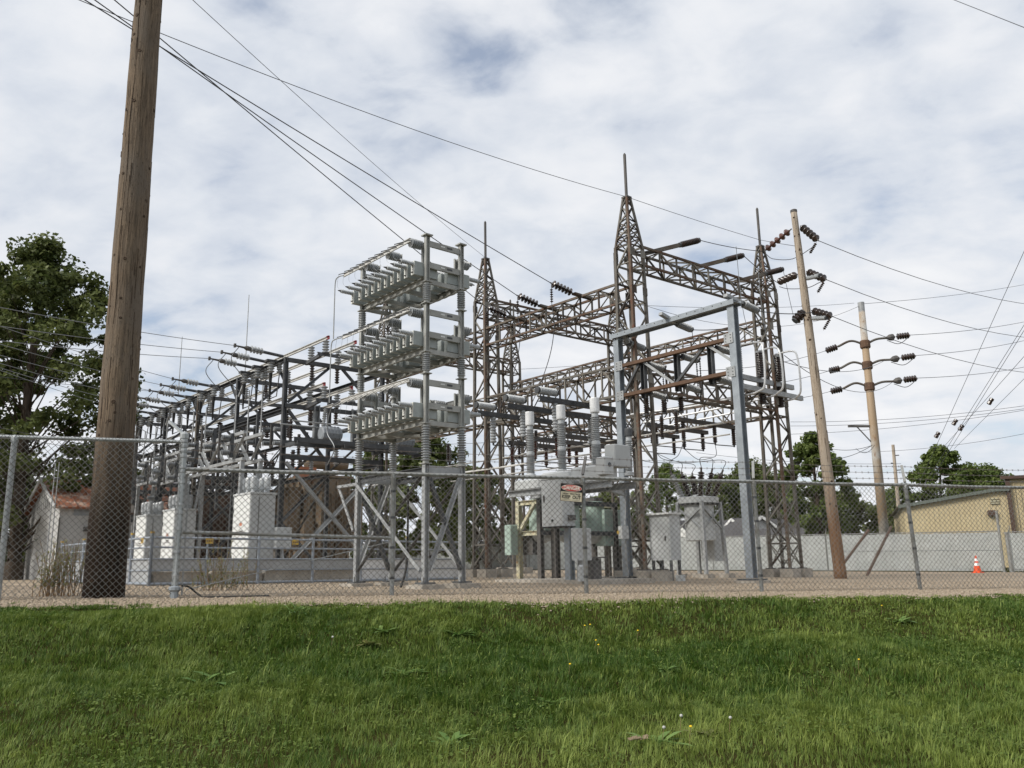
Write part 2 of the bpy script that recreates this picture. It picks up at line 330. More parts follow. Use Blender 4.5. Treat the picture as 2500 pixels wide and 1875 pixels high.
def big_pole_mat(nm, k=1.0, wa=(.115, .09, .068), wb=(.265, .205, .145), wc=(.185, .155, .125), ba=(.030, .020, .014), bb=(.085, .052, .032), z0=3.5, z1=1.5):          # weathered pole whose treated butt is blackened by creosote, the two meeting unevenly
    m = bpy.data.materials.new(nm); m.use_nodes = True; t = m.node_tree; b = t.nodes['Principled BSDF']; n = t.nodes.new; l = t.links.new; b.inputs['Roughness'].default_value = .9; b.inputs['Specular IOR Level'].default_value = .2
    g = n('ShaderNodeNewGeometry'); sx = n('ShaderNodeSeparateXYZ'); l(g.outputs['Position'], sx.inputs[0])
    def noise(sc, stretch, d=8, r=.62):
        mp = n('ShaderNodeMapping'); mp.inputs['Scale'].default_value = stretch; l(g.outputs['Position'], mp.inputs[0]); x = n('ShaderNodeTexNoise'); x.inputs['Scale'].default_value = sc; x.inputs['Detail'].default_value = d; x.inputs['Roughness'].default_value = r; l(mp.outputs[0], x.inputs[0]); return x.outputs[0]
    def rng(x, a, c):
        r = n('ShaderNodeMapRange'); r.inputs[1].default_value = a; r.inputs[2].default_value = c; l(x, r.inputs[0]); return r.outputs[0]
    def mix(f, a, c):
        x = n('ShaderNodeMix'); x.data_type = 'RGBA'; l(f, x.inputs[0])
        for i, q in ((6, a), (7, c)):
            if isinstance(q, tuple): x.inputs[i].default_value = (*q, 1)
            else: l(q, x.inputs[i])
        return x.outputs[2]
    grain = noise(3.0, (14, 14, .7)); blot = noise(1.0, (2.2, 2.2, .8)); fine = noise(9, (6, 6, 1.6))
    col = mix(rng(grain, .36, .64), wa, wb); col = mix(rng(blot, .46, .64), col, wc); col = mix(rng(fine, .57, .68), col, tuple(q * .62 for q in wa))
    butt = mix(rng(grain, .35, .65), ba, bb)
    ad = n('ShaderNodeMath'); ad.operation = 'MULTIPLY_ADD'; l(noise(1.3, (5, 5, .35)), ad.inputs[0]); ad.inputs[1].default_value = 2.6; l(sx.outputs[2], ad.inputs[2])
    col = mix(rng(ad.outputs[0], z0, z1), col, butt); l(col, b.inputs['Base Color'])
    bp = n('ShaderNodeBump'); bp.inputs['Strength'].default_value = .8; bp.inputs['Distance'].default_value = .03; l(grain, bp.inputs['Height']); l(bp.outputs[0], b.inputs['Normal']); M[nm] = m
big_pole_mat('big_pole_wood', wa=(.085, .064, .046), wb=(.225, .168, .115), wc=(.15, .122, .095), ba=(.010, .0075, .006), bb=(.046, .029, .019), z0=4.3, z1=2.3)
big_pole_mat('right_pole_wood', wa=(.27, .215, .16), wb=(.44, .375, .30), wc=(.36, .31, .25), ba=(.15, .085, .05), bb=(.27, .165, .10), z0=4.0, z1=2.6)

# ---------------------------------------------------------------- ground
def axis(a, b, step, far, k=14):
    g = np.geomspace(step, far, k); return np.concatenate([a - g[::-1], np.arange(a, b + 1e-6, step), b + g])
def height_sheet(name, xs, ys, mat_, lift=0.0, keep=None):
    gx, gy = np.meshgrid(xs, ys); gz = zg(gx, gy) + lift; nx, ny = len(xs), len(ys)
    V = np.stack([gx.ravel(), gy.ravel(), gz.ravel()], 1); i = np.arange(nx * ny).reshape(ny, nx)
    Fq = np.stack([i[:-1, :-1].ravel(), i[:-1, 1:].ravel(), i[1:, 1:].ravel(), i[1:, :-1].ravel()], 1)
    if keep is not None: Fq = Fq[keep(V[Fq].mean(1))]
    return link(name, npmesh(name, V, Fq, mat_, smooth=True))
tag(height_sheet('ground', axis(-22, 24, .25, 1800), axis(-3, 16, .25, 1800), 'soil'), 'grassy soil of the bank and the land around the yard', 'ground', kind='structure')
def edge_wobble(x): return .13 * np.sin(x * 1.1) + .09 * np.sin(x * 2.9 + 1) + .06 * np.sin(x * 6.1) + .04 * np.sin(x * 13.7 + 2)
def in_yard(c):
    s = (c[:, 0] - EDGE.x) * FN.x + (c[:, 1] - EDGE.y) * FN.y
    far = (c[:, 0] - 22) * .57 + (c[:, 1] - 38.3) * .822
    return (s < .12 + edge_wobble(c[:, 0])) & (far < .3) & (c[:, 0] > -34)
yx = np.concatenate([np.arange(-36, -12, .6), np.arange(-12, 16, .12), np.arange(16, 40, .6)]); yy = np.concatenate([np.arange(8.5, 18, .12), np.arange(18, 72, .6)])
tag(height_sheet('gravel_yard', yx, yy, 'gravel', .006, in_yard), 'tan gravel yard of the substation', 'gravel yard', kind='structure')

# pebbles of the gravel in front of and behind the fence, too many to count
def pebbles(n, y0, y1, smin, smax):
    x = RNG.uniform(-14, 14, n * 3); y = RNG.uniform(y0, y1, n * 3); s = (x - EDGE.x) * FN.x + (y - EDGE.y) * FN.y
    ok = (s < .16 + edge_wobble(x) + RNG.exponential(.10, len(x))) & (np.abs(x) < .66 * y + 1); x, y = x[ok][:n], y[ok][:n]; m = len(x)
    base = np.array([(1, 0, 0), (0, 1, 0), (-1, 0, 0), (0, -1, 0), (0, 0, 1), (.6, .6, .55), (-.6, .6, .5), (-.6, -.6, .6), (.6, -.6, .5)]) 
    fc = np.array([(0, 5, 8), (1, 5, 0), (1, 6, 5), (2, 6, 1), (2, 7, 6), (3, 7, 2), (3, 8, 7), (0, 8, 3), (4, 8, 5), (4, 5, 6), (4, 6, 7), (4, 7, 8)])
    sz = RNG.uniform(smin, smax, (m, 1)) * RNG.uniform(.7, 1.2, (m, 3)) * np.array([1, 1, .7]); a = RNG.uniform(0, 6.28, m)
    q = base[None] * sz[:, None]; c, s_ = np.cos(a)[:, None], np.sin(a)[:, None]
    V = np.stack([q[..., 0] * c - q[..., 1] * s_ + x[:, None], q[..., 0] * s_ + q[..., 1] * c + y[:, None], q[..., 2] + zg(x, y)[:, None] + .004], -1)
    return V.reshape(-1, 3), (fc[None] + (np.arange(m) * 9)[:, None, None]).reshape(-1, 3)
V1, F1 = pebbles(26000, 10.8, 15.5, .010, .030); V2, F2 = pebbles(9000, 15.5, 21, .015, .04)
tag(link('gravel', npmesh('gravel', np.concatenate([V1, V2]), np.concatenate([F1, F2 + len(V1)]), 'pebble')), 'loose tan and grey pebbles lying along the fence line', 'gravel', kind='stuff')

# ---------------------------------------------------------------- grass
def noise2(x, y, sc, seed):
    r = np.random.default_rng(seed); g = r.uniform(0, 1, (64, 64)); fx, fy = (x * sc) % 63, (y * sc) % 63
    i, j = fx.astype(int), fy.astype(int); u, v = fx - i, fy - j; u = u * u * (3 - 2 * u); v = v * v * (3 - 2 * v)
    return (g[i, j] * (1 - u) * (1 - v) + g[i + 1, j] * u * (1 - v) + g[i, j + 1] * (1 - u) * v + g[i + 1, j + 1] * u * v)
def blades(n, ymin, ymax, hmin, hmax, wid, seed, extra=1.0, smax=9.5):
    r = np.random.default_rng(seed); y = r.uniform(ymin, ymax, n * 2); x = r.uniform(-1, 1, n * 2) * (.68 * y + 1.4)
    keepw = r.uniform(0, 1, n * 2) < (.68 * y + 1.4) / (.68 * ymax + 1.4); x, y = x[keepw], y[keepw]
    s = (x - EDGE.x) * FN.x + (y - EDGE.y) * FN.y; patch = noise2(x + 40, y + 40, .9, 3) * .6 + noise2(x + 40, y + 40, 2.7, 4) * .4
    edge = edge_wobble(x) + .10 * (noise2(x + 40, y + 40, 3.1, 9) - .5)
    ok = ((s > edge + r.exponential(.05, len(s)) - .03) | ((s > edge - .55) & (noise2(x + 40, y + 40, 4.3, 17) > .74 + .25 * np.clip((edge - s) / .55, 0, 1)) & (r.uniform(0, 1, len(s)) < .5))) & (s < smax) & ~((patch < .30) & (r.uniform(0, 1, len(x)) < .55)); x, y, s, patch = x[ok][:n], y[ok][:n], s[ok][:n], patch[ok][:n]; m = len(x)
    tall = noise2(x + 40, y + 40, .55, 7); clump = .5 * noise2(x + 40, y + 40, 5.5, 8) + .5 * noise2(x + 40, y + 40, 11.0, 18)
    h = r.uniform(hmin, hmax, m) * (.12 + .55 * tall + .90 * clump) * extra * np.clip(.55 + s * .6, .55, 1); az = 6.28 * noise2(x + 40, y + 40, 4.1, 19) * 2 + r.normal(0, 1.1, m); ln = np.abs(r.normal(0, .55, m)) + .18
    w = wid * r.uniform(.6, 1.9, m) * (y / 9) ** .6; wind = .04
    dx, dy = np.cos(az) * ln + wind, np.sin(az) * ln * .9; px, py = -np.sin(az), np.cos(az); z = zg(x, y) - .004
    V = np.zeros((m, 5, 3))
    for k, (t, ww) in enumerate(((0, 1), (0, -1), (.55, .8), (.55, -.8), (1, 0))):
        b = t * t if t < 1 else 1.0
        V[:, k, 0] = x + dx * h * b * .9 + px * w * ww * .5; V[:, k, 1] = y + dy * h * b * .9 + py * w * ww * .5; V[:, k, 2] = z + h * t * np.sqrt(np.clip(1 - .35 * ln * t, .2, 1))
    Fi = np.array([(0, 1, 3), (0, 3, 2), (2, 3, 4)])[None] + (np.arange(m) * 5)[:, None, None]
    dry = r.uniform(0, 1, m); tint = np.clip(-.10 + .65 * noise2(x + 40, y + 40, .8, 12) + .35 * (noise2(x + 40, y + 40, 2.6, 13) - .5) + .55 * (clump - .35) + r.normal(0, .20, m) + .14 * (s > 5) - .20 * np.exp(-((s - 2.9) / 1.3) ** 2), 0, 1); tint = np.where(dry > .96, 1.45, tint)
    return V.reshape(-1, 3), Fi.reshape(-1, 3), np.repeat(tint, 5)
parts_ = [blades(115000, 4.6, 8.2, .05, .10, .0060, 21), blades(145000, 7.8, 11.2, .05, .105, .0070, 22), blades(105000, 10.2, 15.6, .045, .09, .0078, 23), blades(9000, 5, 13, .11, .24, .0055, 24)]
def clover(n, seed):       # small round leaves of ground cover between the blades
    r = np.random.default_rng(seed); y = r.uniform(4.8, 13.5, n * 4); x = r.uniform(-1, 1, n * 4) * (.66 * y + 1); s = (x - EDGE.x) * FN.x + (y - EDGE.y) * FN.y; ok = (s > .3) & (noise2(x + 40, y + 40, 1.9, 31) > .48); x, y = x[ok][:n], y[ok][:n]; m = len(x); sz = r.uniform(.008, .017, m); a = r.uniform(0, 6.28, m); z = zg(x, y) + r.uniform(.015, .06, m); tl = r.normal(0, .35, (m, 2)); V = np.zeros((m, 4, 3))
    for k in range(4): ca, sa = np.cos(a + k * 1.57), np.sin(a + k * 1.57); V[:, k] = np.stack([x + ca * sz, y + sa * sz, z + (ca * tl[:, 0] + sa * tl[:, 1]) * sz], 1)
    Fi = np.array([(0, 1, 2), (0, 2, 3)])[None] + (np.arange(m) * 4)[:, None, None]; return V.reshape(-1, 3), Fi.reshape(-1, 3), np.repeat(np.clip(r.normal(.35, .15, m), 0, 1), 4)
parts_.append(clover(22000, 25))
Vs, Fs, Ts, k = [], [], [], 0
for a, b, c in parts_: Vs.append(a); Fs.append(b + k); Ts.append(c); k += len(a)
tag(link('grass', npmesh('grass', np.concatenate(Vs), np.concatenate(Fs), 'grass', np.concatenate(Ts))), 'mown green grass covering the bank below the fence', 'grass', kind='stuff')

# weeds standing in the grass: broad-leaved rosettes, dandelion flowers, seed heads
def rosette(name, label, px, py, Y, n, ln, wd_, mat_, up=.5, cat='weed', group=None):
    p = at(px, py, Y); p.z = zg(p.x, p.y); t = thing(name, label, cat, p, group); V, Fc, T = [], [], []; ln *= 1.25
    for i in range(n):
        a = random.uniform(0, 6.28); l = ln * random.uniform(.6, 1.15); el = up * random.uniform(.5, 1.4); d = Vector((math.cos(a) * math.cos(el), math.sin(a) * math.cos(el), math.sin(el))); s = Vector((-math.sin(a), math.cos(a), 0)); k0 = len(V); b = p + Vector((random.gauss(0, ln * .18), random.gauss(0, ln * .18), 0)); tt = random.random()
        for q, w in ((0, .15), (.35, .9), (.7, 1), (1, .08)):
            c = b + d * (l * q) - Vector((0, 0, l * .30 * q * q)); V += [c + s * wd_ * w / 2, c - s * wd_ * w / 2]; T += [tt, tt]
        Fc += [(k0 + 2 * j, k0 + 2 * j + 1, k0 + 2 * j + 3, k0 + 2 * j + 2) for j in range(3)]
    o = link('leaves', npmesh('leaves', [tuple(v) for v in V], Fc, mat_, T), t); o['kind'] = 'stuff'; return t
def gy(px, py, z=-.3):
    lo, hi = 4.0, 13.5
    for _ in range(40):
        m = (lo + hi) / 2; q = at(px, py, m)
        if q.z > zg(q.x, q.y): lo = m
        else: hi = m
    return lo
for i, (px, py, n, ln, wd_, mt, lb) in enumerate([
        (722, 1497, 46, .30, .018, 'weed_green', 'tall spiky fern-like weed tuft at the top of the bank'), (934, 1545, 30, .17, .05, 'weed_green', 'pale bushy weed with small leaves high on the bank'),
        (1120, 1552, 34, .20, .035, 'weed_green', 'loose leafy weed clump below the capacitor rack'), (900, 1575, 30, .16, .04, 'weed_leaf', 'scrubby weed mound halfway up the bank'),
        (530, 1665, 5, .26, .07, 'weed_green', 'broad-leaved dock with upright leaves in long grass'), (980, 1650, 26, .18, .045, 'weed_green', 'dark rosette weed under the leafy clump'),
        (1885, 1545, 22, .15, .06, 'weed_green', 'bright green leafy weed on the upper bank'), (1620, 1640, 30, .18, .04, 'weed_green', 'feathery weed patch in the middle of the bank'),
        (1610, 1815, 22, .20, .05, 'weed_green', 'dandelion rosette beside the dry leaf litter'), (1350, 1720, 34, .15, .05, 'weed_green', 'dense clover-like weed patch low on the bank'),
        (1100, 1820, 34, .16, .05, 'weed_green', 'dark low weed patch near the bottom of the bank'), (2200, 1520, 30, .2, .05, 'weed_green', 'leafy weed cluster near the top of the bank by a post'),
        (1725, 1795, 12, .14, .06, 'weed_leaf', 'yellow-green rosette near white seed heads'), (2150, 1740, 26, .15, .05, 'weed_green', 'flat weed patch on the lower bank')]):
    rosette('weed', lb, px, py, gy(px, py), n, ln, wd_, mt)
def flower(px, py, label, seed=False):
    Y = gy(px, py + 14); p = at(px, py + 14, Y); p.z = zg(p.x, p.y); h = .13 + .05 * random.random(); t = thing('dandelion', label, 'dandelion', p, 'dandelions in the grass')
    MB().tube([p, p + Vector((.01, 0, h * .6)), p + Vector((.02, 0, h))], .002, 4).build('stem', 'weed_stem', t)
    b = MB(); c = p + Vector((.02, 0, h))
    if seed: b.lathe(c - Zd * .012, Zd, [(0, .004), (.006, .010), (.012, .014), (.020, .012), (.026, .004)], 10)
    else: b.lathe(c - Zd * .006, Vector((-.1, -.5, 1)), [(0, .003), (.005, .012), (.008, .011), (.010, .004)], 10)
    b.build('seed_head' if seed else 'flower_head', 'seed_white' if seed else 'flower', t, smooth=True)
for px, py, lb in [(1425, 1543, 'yellow dandelion high on the bank, one of a close pair'), (1438, 1537, 'yellow dandelion topmost of the close pair'), (1452, 1584, 'yellow dandelion just below the topmost pair'), (1458, 1591, 'yellow dandelion lowest of the clustered four'), (1555, 1560, 'lone yellow dandelion beside the clustered four'), (2096, 1633, 'lone bright dandelion halfway down the bank'), (2152, 1490, 'yellow dandelion close to the gravel edge'), (1388, 1642, 'small yellow dandelion below the clustered four'), (1683, 1813, 'small dandelion between white seed heads')]:
    flower(px, py, lb)
for px, py, lb in [(1617, 1810, 'white seed head beside the dandelion rosette'), (1660, 1790, 'white seed head nearest the small dandelion'), (1780, 1782, 'largest round white seed head on a bent stem'), (807, 1577, 'tiny white seed head halfway up the bank')]:
    flower(px, py, lb, True)
_p0 = at(1555, 1822, gy(1555, 1822)); b = MB()
for i in range(9):
    c = _p0 + Vector((random.uniform(-.09, .09), random.uniform(-.05, .05), .05 + random.uniform(0, .02))); b.box(c, (.045, .028, .005), (Vector((.9, random.uniform(-.5, .5), .2)).normalized(), Vector((random.uniform(-.4, .4), .8, .2)).normalized(), Zd))
tag(b.build('dry_leaves', 'litter', loc=(_p0.x, _p0.y, zg(_p0.x, _p0.y))), 'curled dry brown leaves lying beside a dandelion rosette', 'dry leaves')

# ---------------------------------------------------------------- near chain-link fence
FP = [F0 + FE * (3.07 * i) for i in range(6)]
for p in FP: p.z = zg(p.x, p.y)
LP = [F0 - FE * (2.25 * i) for i in range(3)]
for p in LP: p.z = zg(p.x, p.y)
def chain_mesh(a, b, h, pitch=.090, r=.0046):
    a = Vector(a); b = Vector(b); d = b - a; n = int(d.length / (pitch / 2)); m = int(h / (pitch / 2)); e = d.normalized(); nn = Vector((e.y, -e.x, 0)).normalized()
    i = np.arange(n); j = np.arange(m + 1); I, J = np.meshgrid(i, j, indexing='ij')
    off = (I + ((J + I) % 2)) * (d.length / n)
    t = off / d.length; wob = .005 * np.sin(I * .21 + J * .15)
    cx_ = a.x + d.x * t + nn.x * (wob + .004 * (J % 2)); cy_ = a.y + d.y * t + nn.y * (wob + .004 * (J % 2)); cz_ = a.z + d.z * t + .03 + J * pitch / 2 * (h / (m * pitch / 2)) + .003 * np.sin(I * .5)
    C_ = np.stack([cx_, cy_, cz_], -1); V = []
    for k in range(3):
        an = 2.094 * k; V.append(C_ + np.array([nn.x * math.cos(an) + e.x * math.sin(an) * 1.15, nn.y * math.cos(an) + e.y * math.sin(an) * 1.15, 0]) * r)
    V = np.stack(V, 2).reshape(-1, 3); idx = (np.arange(n)[:, None] * (m + 1) + np.arange(m)[None]).ravel() * 3; Fq = []
    for k in range(3): Fq.append(np.stack([idx + k, idx + (k + 1) % 3, idx + 3 + (k + 1) % 3, idx + 3 + k], 1))
    return V, np.concatenate(Fq)
def chain_part(a, b, h, parent, barbs=True):
    V, Fq = chain_mesh(a, b, h); o = link('chain_link_mesh', npmesh('chain_link_mesh', V, Fq, 'chain_link'), parent); o['kind'] = 'stuff'; return o
def post_mb(p, h, r, cap=True, lean=Vector((0, 0, 0))):
    b = MB(); q = p + Vector((0, 0, h)) + lean; b.cyl(p - Zd * .1, q, r, 10)
    if cap: b.lathe(q - Zd * .07, Zd, [(0, r * 1.25), (.06, r * 1.3), (.085, r * .9), (.10, r * .4)], 10)
    return b
H1, H2 = 1.83, 2.24
fence = thing('chain_link_fence', 'chain-link fence on pipe posts topped with barbed wire, running along the gravel', 'fence', FP[0])
leans = [Vector((0, 0, 0)), Vector((.0, 0, 0)), Vector((0, 0, 0)), Vector((.0, 0, 0)), Vector((-.06, 0, 0)), Vector((0, 0, 0))]
tops = []
for i, p in enumerate(FP):
    tops.append(p + Vector((0, 0, H1)) + leans[i])
    if i == 0: continue
    o = post_mb(p, H1, .034, True, leans[i]).build('post', 'fence_pipe', fence, smooth=False)
    for zz in (.25, .7, 1.15, 1.55): MB().lathe(p + leans[i] * (zz / H1) + Zd * zz, Zd, [(0, .038), (.02, .040), (.04, .038)], 8).build('tie_band', 'galv_dark', o)
for i in range(5):
    b = MB(); a, c = tops[i] + Zd * .01, tops[i + 1] + Zd * .01; b.tube([a, a.lerp(c, .5) - Zd * .012, c], .029, 8); b.build('top_rail', 'fence_pipe', fence)
    chain_part(FP[i] + FN * .035, FP[i + 1] + FN * .035, H1 - .01, fence)
m0 = FP[0] + Zd * (.93); b = MB(); b.tube([m0 + FE * .06, FP[1] + Zd * .86], .026, 8); b.build('brace_rail', 'fence_pipe', fence)
b = MB(); b.tube([FP[0] + FE * .15 + Zd * .12, FP[1] - FE * .05 + Zd * .80], .008, 6); b.build('truss_rod', 'galv', fence)
arm_tip = []
for i in (2, 3, 4, 5):
    t0 = tops[i] + Zd * .06; d = FE * .13 - FN * .20 + Zd * .32; b = MB(); b.channel(t0, t0 + d, .045, .03, .006); b.build('barb_arm', 'dark_steel' if i == 2 else 'fence_pipe', fence); arm_tip.append((t0, d))
fa = FP[0] + Zd * (H2 + .10); arm0 = (fa, -FE * .24 - FN * .12 + Zd * .22)
lft = (arm0[0] + FE * .0, FE * .10 - FN * .14 + Zd * .12)
def strand(pa, pb, parent, name='barbed_wire'):
    b = MB(); pts = sagline(pa, pb, .02, 8); b.tube(pts, .0034, 4, False); L_ = (pb - pa).length; n = int(L_ / .13)
    for k in range(n):
        q = pa.lerp(pb, (k + .5) / n) - Zd * (.08 * ((k + .5) / n) * (1 - (k + .5) / n)); 
        for s in (1, -1): b.bar(q - Vector((.012, 0, .02 * s)), q + Vector((.012, 0, .02 * s)), .0035)
    return b.build(name, 'barbed', parent)
for f in (.22, .58, .95):
    pts = [tops[0] + Zd * (.10 + .33 * f) + FE * .0] + [a + d * f for a, d in arm_tip]
    pts.insert(1, None); pts = [p for p in pts if p is not None]
    for a, c in zip(pts[:-1], pts[1:]): strand(a, c, fence)
lf = thing('tall_chain_link_fence', 'taller chain-link fence section with thick terminal post beside the wooden pole', 'fence', LP[0])
LT = [p + Zd * H2 for p in LP]; LT[1] = LT[1] + FE * .0; LH = []
o = post_mb(LP[0] - Zd * .0, H2 + .12, .048, True).build('terminal_post', 'fence_pipe_pale', lf)
for zz in (.12, .30, .62, .95, 1.18, 1.3, 1.62, 1.78, 1.84, 2.0, 2.08, 2.15, 2.22): MB().lathe(LP[0] + Zd * zz, Zd, [(0, .050), (.008, .054), (.035, .054), (.043, .050)], 10).build('tension_band', 'galv', o)
b = MB(); q = LP[0] + Zd * .16; b.lathe(q - Zd * .28, Zd, [(0, .06), (.22, .06), (.24, .085), (.28, .085), (.30, .05)], 10); b.build('base_sleeve', 'galv_blue', o)
b = MB(); b.box(arm0[0] + arm0[1] * .5, (.075, .028, arm0[1].length), MB().frame(arm0[1])); b.build('barb_arm', 'fence_pipe_pale', lf)
post_mb(LP[1], H2, .040, True, FE * .0).build('post', 'fence_pipe_pale', lf)
for i in range(2):
    b = MB(); b.tube([LT[i], LT[i + 1]], .027, 8); b.build('top_rail', 'fence_pipe_pale', lf)
    chain_part(LP[i + 1] + FN * .045, LP[i] + FN * .045, H2, lf)
b = MB(); b.bar(LP[0] + FE * .10 + Zd * .05, LP[0] + FE * .10 + Zd * (H1 - .1), .022, .006); b.build('tension_bar', 'galv', fence)
b = MB(); q = LP[0] + Zd * .12 + FE * .07; b.tube(bez([q + FE * .02 + Zd * .06, q + FE * .12 + Zd * .04, q + FE * .22 - Zd * .04, q + FE * .30 - Zd * .10]), .014, 6); tag(b.build('cable_stub', 'rubber', loc=q), 'short black cable stub at the foot of the terminal post', 'cable')
# loose rod lying in the gravel beside the post
b = MB(); q = FP[0] + FE * .35; q.z = zg(q.x, q.y) + .02; e = q + FE * .95; e.z = zg(e.x, e.y) + .03; b.tube([q, e], .012, 6); tag(b.build('loose_rod', 'dark_steel', loc=q), 'dark rod lying on the gravel by the terminal post', 'rod')

# the danger sign wired to the mesh
sc_ = at(1395, 1203, 13.52); tilt = math.radians(-4.5)
sx = (FE * math.cos(tilt) + Zd * math.sin(tilt)); sz_ = (Zd * math.cos(tilt) - FE * math.sin(tilt)); AX = (sx, FN, sz_)
sc_ = sc_ + FN * 0; sg = thing('danger_sign', 'danger high voltage keep out sign in red, black and cream wired to the fence', 'sign', sc_)
SW, SH = .365, .275
MB().box(sc_, (SW, .004, SH), AX).build('back_plate', 'sign_cream', sg)
MB().box(sc_ + sz_ * (SH * .275) + FN * .004, (SW, .003, SH * .45), AX).build('black_panel', 'sign_black', sg)
def ellipse(c, rx, rz, th, mt, nm):
    n = 36; vs = [c + sx * rx * math.cos(6.2832 * k / n) + sz_ * rz * math.sin(6.2832 * k / n) for k in range(n)]; b = MB(); b.add(vs + [v + FN * th for v in vs], [tuple(range(n - 1, -1, -1)), tuple(range(n, 2 * n))] + [(k, (k + 1) % n, n + (k + 1) % n, n + k) for k in range(n)])
    return b.build(nm, mt, sg)
ec = sc_ + sz_ * (SH * .265) + FN * .0055; ellipse(ec, SW * .468, SH * .198, .002, 'sign_white', 'oval_border'); ellipse(ec + FN * .002, SW * .45, SH * .178, .002, 'sign_red', 'red_oval')
def lettering(txt, c, size, mt, width, ax, parent, bold=.0):
    cu = bpy.data.curves.new('lettering', 'FONT'); cu.body = txt; cu.align_x = 'CENTER'; cu.align_y = 'CENTER'; cu.size = size; cu.offset = bold; cu.extrude = .0008; cu.resolution_u = 3
    cu.materials.append(M[mt]); o = bpy.data.objects.new('lettering', cu); COL.objects.link(o); bpy.context.view_layer.update()
    k = width / max(o.dimensions.x, 1e-4); me = bpy.data.meshes.new_from_object(o.evaluated_get(bpy.context.evaluated_depsgraph_get())); bpy.data.objects.remove(o); o = bpy.data.objects.new('lettering', me); COL.objects.link(o); m = Matrix((ax[0] * k, ax[2], ax[1])).transposed().to_4x4(); m.translation = c - offs(parent); o.parent = parent; o.matrix_local = m; return o
lettering('DANGER', ec + FN * .0062, .088, 'sign_white', SW * .76, AX, sg, .0022)
lettering('HIGH  VOLTAGE', sc_ - sz_ * (SH * .075) + FN * .0035, .040, 'sign_black', SW * .80, AX, sg, .0008)
lettering('KEEP  OUT', sc_ - sz_ * (SH * .265) + FN * .0035, .074, 'sign_black', SW * .86, AX, sg, .0022)
MB().box(sc_ - sz_ * (SH * .42) - sx * SW * .22 + FN * .003, (.14, .002, .004), AX).build('underline', 'sign_black', sg)
MB().box(sc_ - sz_ * (SH * .42) + sx * SW * .22 + FN * .003, (.13, .002, .004), AX).build('underline', 'sign_black', sg)
for i in range(4):
    a, c = [(-1, -1), (1, -1), (1, 1), (-1, 1)][i], [(1, -1), (1, 1), (-1, 1), (-1, -1)][i]
    MB().bar(sc_ + sx * a[0] * SW / 2 + sz_ * a[1] * SH / 2 + FN * .004, sc_ + sx * c[0] * SW / 2 + sz_ * c[1] * SH / 2 + FN * .004, .006).build('edge_band', 'wood_knot', sg)

# ---------------------------------------------------------------- lattice towers and girders
ZA, ZS, ZM = 11.2, 9.62, 12.6
TW = {'T1': (3.53, 23.4), 'T2': (-.88, 28.4), 'T3': (8.75, 27.6), 'T5': (-5.2, 33.5), 'T6': (4.3, 32.6), 'T4': (-.02, 37.7)}
def hw(z): return .345 + (.275 - .345) * z / ZS if z < ZS else .275 + (.07 - .275) * (z - ZS) / (ZA - ZS)
def weathered(): r = random.random(); return 'lattice_pale' if r < .38 else ('lattice_shade' if r < .68 else 'lattice')  # besides weathering, the dark share paints shaded sides onto random members
CR = [(-1, -1), (1, -1), (1, 1), (-1, 1)]
def tower(xy, label, detail=True, mt='lattice'):
    z0 = zg(*xy); t = thing('lattice_tower', label, 'lattice tower', (xy[0], xy[1], z0), 'lattice towers of the high bay')
    def c(i, z): h = hw(z); return gp(xy, CR[i % 4][0] * h, CR[i % 4][1] * h, z)
    for i in range(4):
        b = MB(); b.bar(c(i, z0 + .2), c(i, ZS), .085, .085, Ud); b.bar(c(i, ZS), c(i, ZA), .06, .06, Ud); b.build('leg', 'lattice_rust' if (i == 0 and detail) else mt, t)
        q = c(i, z0); MB().gbox(q + Zd * .06, .46, .46, .42).build('footing', 'concrete', t)
        b = MB(); b.gbox(q + Zd * .285, .24, .24, .03); b.build('base_plate', 'dark_steel', t)
    zs = list(np.linspace(z0 + .35, ZS, 14)) + list(np.linspace(ZS, ZA - .05, 7))[1:]; br = []
    for f in range(4):
        for k in range(len(zs) - 1):
            a, d = (f, f + 1) if (k + f) % 2 else (f + 1, f)
            br.append((c(a, zs[k]), c(d, zs[k + 1]), .042))
            if k < 3 or (k > 12 and k < 16): br.append((c(d, zs[k]), c(a, zs[k + 1]), .036))
        for z in (zs[1], 5.15, 6.05, 7.9, 8.5, 9.05, 9.6, ZA - .05): br.append((c(f, z), c(f + 1, z), .05))
    if detail:
        for p, q, w in br: barO('brace', p, q, w, weathered(), t)
    else:
        b = MB()
        for p, q, w in br: b.angle(p, q, w)
        b.build('bracing', mt, t)['kind'] = 'stuff'
    if detail:
        for i in range(4):
            for z in (5.6, 8.2, 9.35):
                h = hw(z); b = MB(); b.gbox(gp(xy, CR[i][0] * (h + .05), CR[i][1] * h * .82, z), .012, .20, .24); b.build('gusset', weathered(), t)
    b = MB(); b.gbox(gp(xy, 0, 0, ZA), .22, .22, .05); b.build('cap_plate', 'dark_steel', t)
    b = MB(); b.cyl(gp(xy, 0, 0, ZA - .9), gp(xy, 0, 0, ZM), .045, 8); b.lathe(gp(xy, 0, 0, ZM), Zd, [(0, .045), (.05, .02)], 8); b.build('mast', 'dark_steel', t)
    return t
tower(TW['T1'], 'tallest-looking rusty lattice tower with a mast, behind the blue-grey portal frame')
tower(TW['T2'], 'lattice tower with a mast just right of the capacitor rack')
tower(TW['T3'], 'lattice tower beside the grey-brown wooden pole')
tower(TW['T5'], 'lattice tower half hidden behind the capacitor rack', False)
tower(TW['T6'], 'lattice tower hidden behind the tallest rusty tower', False)
tower(TW['T4'], 'small far lattice tower framed by the two high girders', False)
